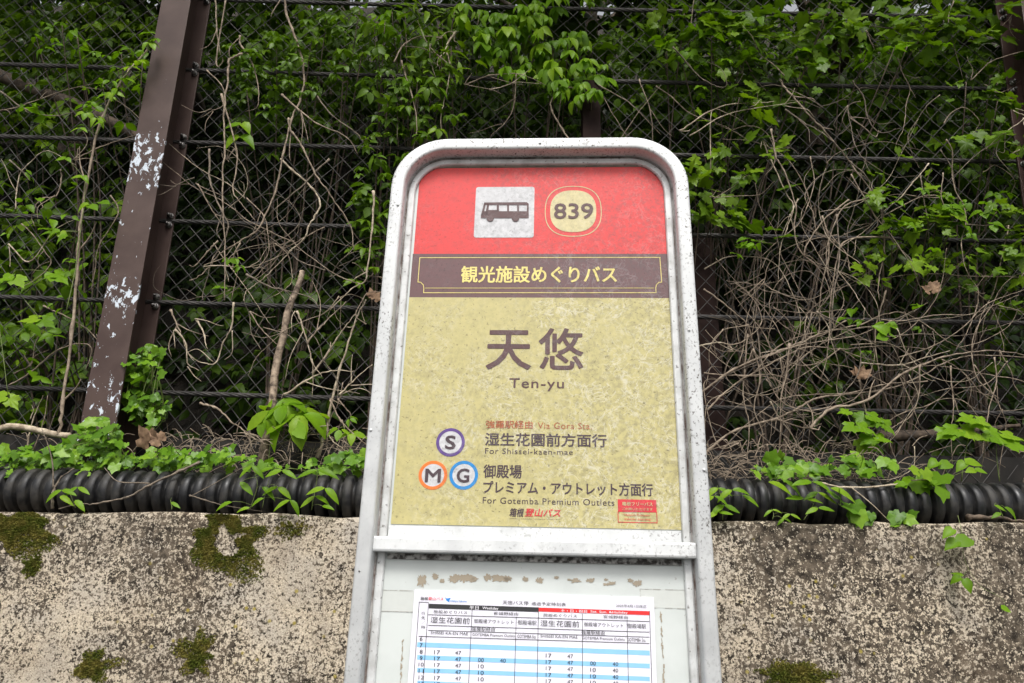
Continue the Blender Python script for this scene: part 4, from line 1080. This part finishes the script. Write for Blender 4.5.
# left field, traced one by one
LV = [([(228, -5), (216, 60), (222, 62), (223, 58)], .003), ([(215, -5), (216, 30), (222, 55)], .003),
 ([(240, 36), (242, 48), (252, 64), (258, 80), (257, 106), (246, 112)], .003), ([(243, 54), (229, 58), (227, 72), (225, 110), (226, 150), (222, 200), (224, 260), (225, 300)], .0042),
 ([(284, -5), (287, 14), (293, 30), (299, 48), (303, 78), (300, 100), (292, 120), (285, 150), (275, 190), (262, 220), (256, 232), (240, 242), (222, 252), (205, 270), (190, 280)], .0045),
 ([(303, 78), (316, 95), (330, 112), (350, 128), (362, 140), (380, 150)], .0032), ([(283, 94), (300, 110), (318, 125), (345, 138), (358, 155)], .003),
 ([(290, 118), (292, 132), (303, 148), (318, 180), (330, 195), (340, 208), (352, 232), (355, 250)], .0034), ([(208, 70), (220, 85), (224, 105), (212, 110), (200, 118)], .0025),
 ([(222, 95), (236, 150), (232, 190), (240, 200), (256, 220)], .003), ([(209, 150), (210, 180), (222, 212), (228, 230), (212, 262), (205, 285), (203, 300)], .0035),
 ([(197, 184), (208, 200), (215, 215), (224, 228)], .0025), ([(218, 240), (208, 252), (196, 265), (190, 265)], .0028),
 ([(282, 158), (292, 170), (312, 190), (320, 205), (316, 216), (308, 226), (303, 240), (290, 252), (272, 270), (256, 284), (245, 292), (243, 302)], .0036),
 ([(245, 275), (265, 284), (285, 290), (291, 300)], .003), ([(330, 160), (308, 180), (280, 205), (268, 216)], .003),
 ([(373, 190), (371, 230), (368, 270), (366, 280), (350, 290), (330, 310)], .0034), ([(250, 312), (262, 328), (276, 345)], .0026), ([(232, 302), (232, 330), (222, 345), (214, 362), (200, 362), (188, 355)], .0028),
 ([(296, 310), (304, 330), (312, 360), (311, 395)], .003), ([(308, 345), (318, 330), (330, 318), (345, 300)], .003), ([(312, 372), (330, 350), (345, 328), (355, 315)], .0034),
 ([(285, 395), (305, 380), (330, 372), (355, 370)], .003), ([(340, 395), (350, 385), (372, 365)], .003), ([(330, 400), (342, 420), (360, 440), (372, 455)], .0028), ([(200, 402), (215, 408), (230, 420), (245, 432), (255, 452)], .0036),
 ([(195, 320), (205, 335), (208, 350)], .003), ([(172, 310), (176, 325), (184, 345)], .0034), ([(175, 330), (185, 345), (188, 365), (200, 370)], .0028)]
for k, (pts, r_) in enumerate(LV):
    r_ *= 1.25
    dvine('bare dry vine stem on the netting between the chipped brown post and the sign', pts, r_, random.uniform(2.45, 2.55), group='bare vines between the brown post and the sign')
for pts in [[(0, 92), (25, 108), (55, 115), (80, 110), (110, 96)], [(0, 110), (40, 100), (80, 86), (105, 78)], [(60, 170), (62, 180), (55, 195), (40, 200), (33, 215), (34, 228)], [(15, 210), (16, 190), (20, 175), (30, 165), (48, 150), (75, 165)], [(22, 225), (32, 235), (45, 250), (50, 262), (35, 280), (20, 290)], [(10, 160), (22, 172), (30, 180)], [(8, 245), (28, 262), (55, 230), (75, 220)], [(75, 160), (95, 150), (120, 140), (140, 132)], [(110, 195), (118, 215), (100, 245), (95, 270), (90, 290)], [(45, 305), (70, 320), (95, 335), (105, 355)], [(10, 385), (30, 372), (60, 350), (90, 345), (85, 370)], [(15, 375), (30, 365), (35, 340), (50, 325)], [(28, 448), (32, 420), (45, 395)], [(34, 450), (45, 420), (48, 395)], [(48, 436), (56, 410), (62, 398)]]:
    dvine('bare dry vine stem on the netting left of the chipped brown post', pts, random.uniform(.0022, .0034), random.uniform(2.5, 2.6), group='bare vines left of the brown post')
for pts, r_ in [([(455, 70), (440, 58), (425, 40), (418, 20)], .003), ([(395, 62), (405, 45), (420, 36), (440, 38), (441, 36)], .0035), ([(441, 36), (432, 45), (430, 60), (436, 82)], .003), ([(456, 32), (447, 42), (446, 50), (450, 62), (447, 85), (443, 110), (441, 132)], .0042), ([(402, 60), (412, 95), (416, 130), (414, 150)], .003), ([(390, 70), (398, 100), (396, 140)], .003), ([(465, 84), (490, 76), (520, 74), (545, 85)], .0028), ([(575, 150), (562, 130), (553, 110), (553, 98), (565, 88), (585, 88), (600, 94), (610, 110), (625, 135)], .004), ([(516, 75), (515, 100), (503, 125), (490, 138)], .003), ([(490, 90), (510, 84), (530, 70)], .0025)]:
    dvine('bare curling vine stem in the leaves just above the sign', pts, r_, random.uniform(2.46, 2.56), group='bare vines above the sign')
# right field
RVN = [([(695, -10, 2.6), (690, 40), (688, 60)], .003), ([(672, 48), (690, 65), (705, 80), (718, 88), (726, 84), (722, 70), (708, 62)], .0034), ([(738, 48), (748, 62), (756, 80), (765, 92)], .0036), ([(655, 85), (672, 98), (690, 112), (712, 122), (735, 130)], .0034), ([(680, 130), (705, 115), (735, 103), (775, 102)], .0038), ([(690, 135), (720, 118), (750, 108), (785, 105), (800, 100)], .003),
 ([(640, 80), (650, 110), (652, 145)], .003), ([(600, 85), (625, 100), (640, 115), (660, 135)], .0026), ([(620, 140), (640, 110), (660, 85)], .0026),
 ([(781, 80), (790, 95), (805, 110), (820, 125), (838, 148), (855, 170), (875, 195), (882, 220), (885, 250), (878, 280), (880, 300)], .0058), ([(785, 110), (800, 120), (822, 132), (838, 148), (850, 160)], .0042),
 ([(770, 130), (775, 155), (785, 170), (795, 205), (795, 225), (800, 250), (815, 265), (830, 290), (835, 330)], .0042), ([(762, 140), (770, 160), (784, 190), (794, 205), (788, 230), (780, 250), (777, 285)], .0036), ([(797, 200), (790, 215), (782, 235)], .003),
 ([(850, 200), (835, 210), (820, 225), (803, 250), (812, 258), (825, 268)], .004), ([(876, 196), (850, 202), (838, 218), (828, 240), (828, 270), (835, 300)], .004), ([(890, 238), (860, 238), (842, 245), (835, 262), (832, 300), (828, 340), (822, 380)], .0045), ([(824, 215), (828, 250), (822, 290), (818, 330), (810, 360)], .004), ([(836, 215), (838, 255), (835, 290), (832, 330), (838, 350)], .004),
 ([(850, 162), (868, 180), (878, 200), (884, 222), (896, 245), (910, 262), (918, 280), (922, 300), (915, 312), (900, 320), (888, 330)], .004), ([(852, 175), (875, 215), (890, 235), (905, 255), (918, 275)], .0032),
 ([(955, 0), (948, 20), (955, 45), (962, 80)], .003), ([(866, 30), (872, 45), (880, 58)], .0028), ([(868, 26), (895, 28), (925, 20)], .0025), ([(852, 80), (862, 95), (866, 115), (880, 132), (895, 130), (900, 127)], .004), ([(850, 118), (862, 128), (875, 138), (880, 130)], .0036),
 ([(1000, 140), (985, 150), (960, 170), (948, 182)], .003), ([(1024, 118), (1005, 132), (985, 150)], .003), ([(985, 85), (995, 92), (1010, 88), (1024, 80)], .0026), ([(1016, 8), (1010, 18), (1000, 28)], .003),
 ([(945, 140), (952, 155), (955, 185), (962, 205), (966, 225), (962, 245), (965, 270), (980, 290)], .0034), ([(940, 150), (950, 165), (955, 185)], .003), ([(920, 175), (925, 200), (927, 230), (932, 260), (938, 290)], .0028), ([(942, 172), (942, 200), (960, 225)], .0026), ([(930, 225), (945, 220), (970, 224), (1000, 225), (1024, 232)], .003),
 ([(1024, 272), (1010, 290), (995, 310), (985, 330), (978, 350)], .0036), ([(1007, 225), (1004, 250), (996, 285), (985, 310), (978, 330), (970, 350)], .003), ([(975, 290), (990, 305), (1000, 330), (1012, 345)], .0034), ([(965, 285), (978, 290), (978, 305), (970, 325), (955, 348)], .0036),
 ([(705, 290), (718, 300), (735, 312), (748, 325), (752, 345), (762, 360)], .004), ([(700, 345), (720, 343), (732, 350), (728, 350)], .0036), ([(728, 345), (745, 340), (760, 325), (755, 300), (738, 285), (725, 280)], .003), ([(730, 285), (748, 282), (765, 292), (785, 294), (805, 298), (822, 310)], .0038), ([(738, 290), (760, 285), (775, 290), (795, 298), (812, 300), (830, 288)], .003),
 ([(700, 392), (735, 370), (770, 355), (800, 342), (830, 330), (860, 325), (885, 315), (905, 312), (925, 325), (945, 340), (965, 350)], .0052), ([(708, 410), (722, 395), (745, 378), (775, 360), (805, 348), (840, 350), (880, 345), (925, 348)], .0042), ([(705, 372), (740, 375), (775, 376), (800, 385), (815, 395)], .0034),
 ([(690, 470), (710, 450), (735, 430), (775, 418), (800, 408), (820, 398), (850, 393), (890, 388), (920, 378), (945, 362), (970, 355), (1030, 358)], .0062), ([(810, 430), (830, 408), (870, 400), (905, 372), (945, 356), (985, 352), (1030, 356)], .0068), ([(860, 362), (900, 365), (925, 358), (950, 352)], .004), ([(850, 330), (870, 342), (890, 360), (905, 368), (930, 362)], .003), 
 ([(885, 290), (878, 320), (876, 350), (880, 385), (890, 405), (905, 420), (920, 432)], .0036), ([(920, 365), (918, 395), (910, 415), (900, 425), (885, 432)], .0032), ([(900, 375), (910, 400), (918, 425)], .003), ([(952, 365), (953, 400), (951, 430), (953, 470)], .0034), ([(994, 358), (995, 385), (990, 410), (985, 440), (980, 478)], .003), ([(975, 365), (990, 390), (1002, 410), (1005, 430), (1000, 475)], .003), ([(942, 360), (965, 375), (985, 395), (1000, 405)], .003), ([(1000, 350), (1010, 372), (1018, 390), (1030, 400)], .003), ([(860, 380), (865, 410), (870, 440), (868, 465)], .003), ([(880, 425), (905, 412), (930, 405), (955, 385), (975, 370)], .003), ([(790, 345), (785, 375), (780, 400), (782, 430), (778, 465)], .0042), ([(748, 335), (745, 370), (742, 400), (750, 425), (748, 468)], .004), ([(752, 350), (760, 380), (755, 410), (762, 435), (758, 470)], .0036), ([(740, 405), (762, 412), (780, 420), (800, 422), (822, 440), (850, 442), (880, 432)], .0035), ([(770, 400), (785, 425), (795, 440), (810, 460), (812, 475)], .0034), ([(835, 470), (832, 450), (845, 440), (868, 432)], .003)]
for pts, r_ in RVN:
    dvine('bare dry vine stem in the tangle on the netting right of the sign', pts, r_ * .82, random.uniform(2.47, 2.61), group='bare vines in the tangle right of the sign')
rng = random.Random(21)
def arcs(n, cx, cy, sx, sy, ln_, label, group, rmin=.0010, rmax=.0024):
    for k in range(n):
        x, y = rng.gauss(cx, sx), rng.gauss(cy, sy); a = rng.uniform(0, 6.28); pts = [(x, y)]; cur = rng.gauss(0, .35); stp = ln_ * rng.uniform(.14, .26)
        for j in range(rng.randint(4, 7)):
            x += math.cos(a) * stp; y += math.sin(a) * stp * .85; a += cur + rng.gauss(0, .2); pts.append((x, min(y, 478)))
        pts = [p for p in pts if p[0] > (700 if cx > 500 else -20)]
        if len(pts) > 2: dvine(label, pts, rng.uniform(rmin, rmax), rng.uniform(2.45, 2.61), group=group)
tl_lab = 'bare dry vine stem in the tangle on the netting right of the sign'; tl_grp = 'bare vines in the tangle right of the sign'
arcs(44, 772, 390, 36, 46, 150, tl_lab, tl_grp)
arcs(22, 826, 270, 14, 50, 120, tl_lab, tl_grp)
arcs(20, 940, 370, 60, 50, 150, tl_lab, tl_grp)
arcs(22, 700, 130, 70, 28, 90, 'bare curling vine stem in the leaves just above the sign', 'bare vines above the sign')
arcs(14, 900, 140, 60, 60, 90, tl_lab, tl_grp, .0015, .0026)
arcs(15, 235, 240, 50, 70, 110, 'bare dry vine stem on the netting between the chipped brown post and the sign', 'bare vines between the brown post and the sign', .0014, .0028)
arcs(16, 345, 300, 25, 60, 90, 'bare dry vine stem on the netting between the chipped brown post and the sign', 'bare vines between the brown post and the sign', .0014, .0028)
# litter of fine twigs on the ground between pipe and fence
mb = MB(); rng = random.Random(5)
for k in range(650):
    cx = rng.choice((rng.uniform(165, 365), rng.uniform(700, 870), rng.uniform(-40, 1060))); cy = rng.uniform(432, 476) if cx < 500 else rng.uniform(445, 482)
    Y = rng.uniform(2.42, 2.62); p = at(cx, cy, Y); a = rng.uniform(0, 6.28); d = Vector((math.cos(a), rng.uniform(-.3, .3), math.sin(a) * .6)) * rng.uniform(.03, .11)
    mb.tube(wiggle_path([p, p + d * .5 + Vector((0, 0, rng.uniform(0, .02))), p + d], .002, 3), rng.uniform(.0008, .0019), 4, False)
o = mb.build('twig_litter', STEM_DRY); tag(o, kind='stuff')

# ---- dead leaves
q = NM('dead_leaf'); v = q.coord(); M_DEAD = q.set(color=q.mix(q.ramp(q.noise(v, 60, 4), [(.35, 0), (.7, 1)]), (.11, .06, .032), (.30, .19, .11)), rough=.8)
def dead(label, cx, cy, Y, size, n, seed):
    rg = random.Random(seed); L = Leaves('vine'); p = at(cx, cy, Y)
    for k in range(n):
        d = Vector((rg.uniform(-1, 1), -.2, rg.uniform(.2, 1))); L.add(p + Vector((rg.uniform(-1, 1), rg.uniform(-.3, .3), rg.uniform(-.6, .6))) * size * .45 * (n > 1), d, Vector((rg.uniform(-.4, .4), -1, rg.uniform(-.1, .5))), size * rg.uniform(.7, 1.1))
    o = L.build('dead_leaf', M_DEAD, None, p); o.location = p; tag(o, label, 'dead leaf')
dead('curled brown dead leaf on the ivy at the foot of the brown post', 153, 446, 2.33, .062, 2, 3)
dead('crumpled pale dead leaf caught high in the tangle right of the sign', 930, 290, 2.5, .034, 5, 4)
dead('crumpled brown dead leaf caught low in the tangle right of the sign', 860, 375, 2.5, .034, 6, 5)
dead('yellowed dead leaf in the vines close to the left edge of the sign', 374, 298, 2.5, .034, 2, 6)
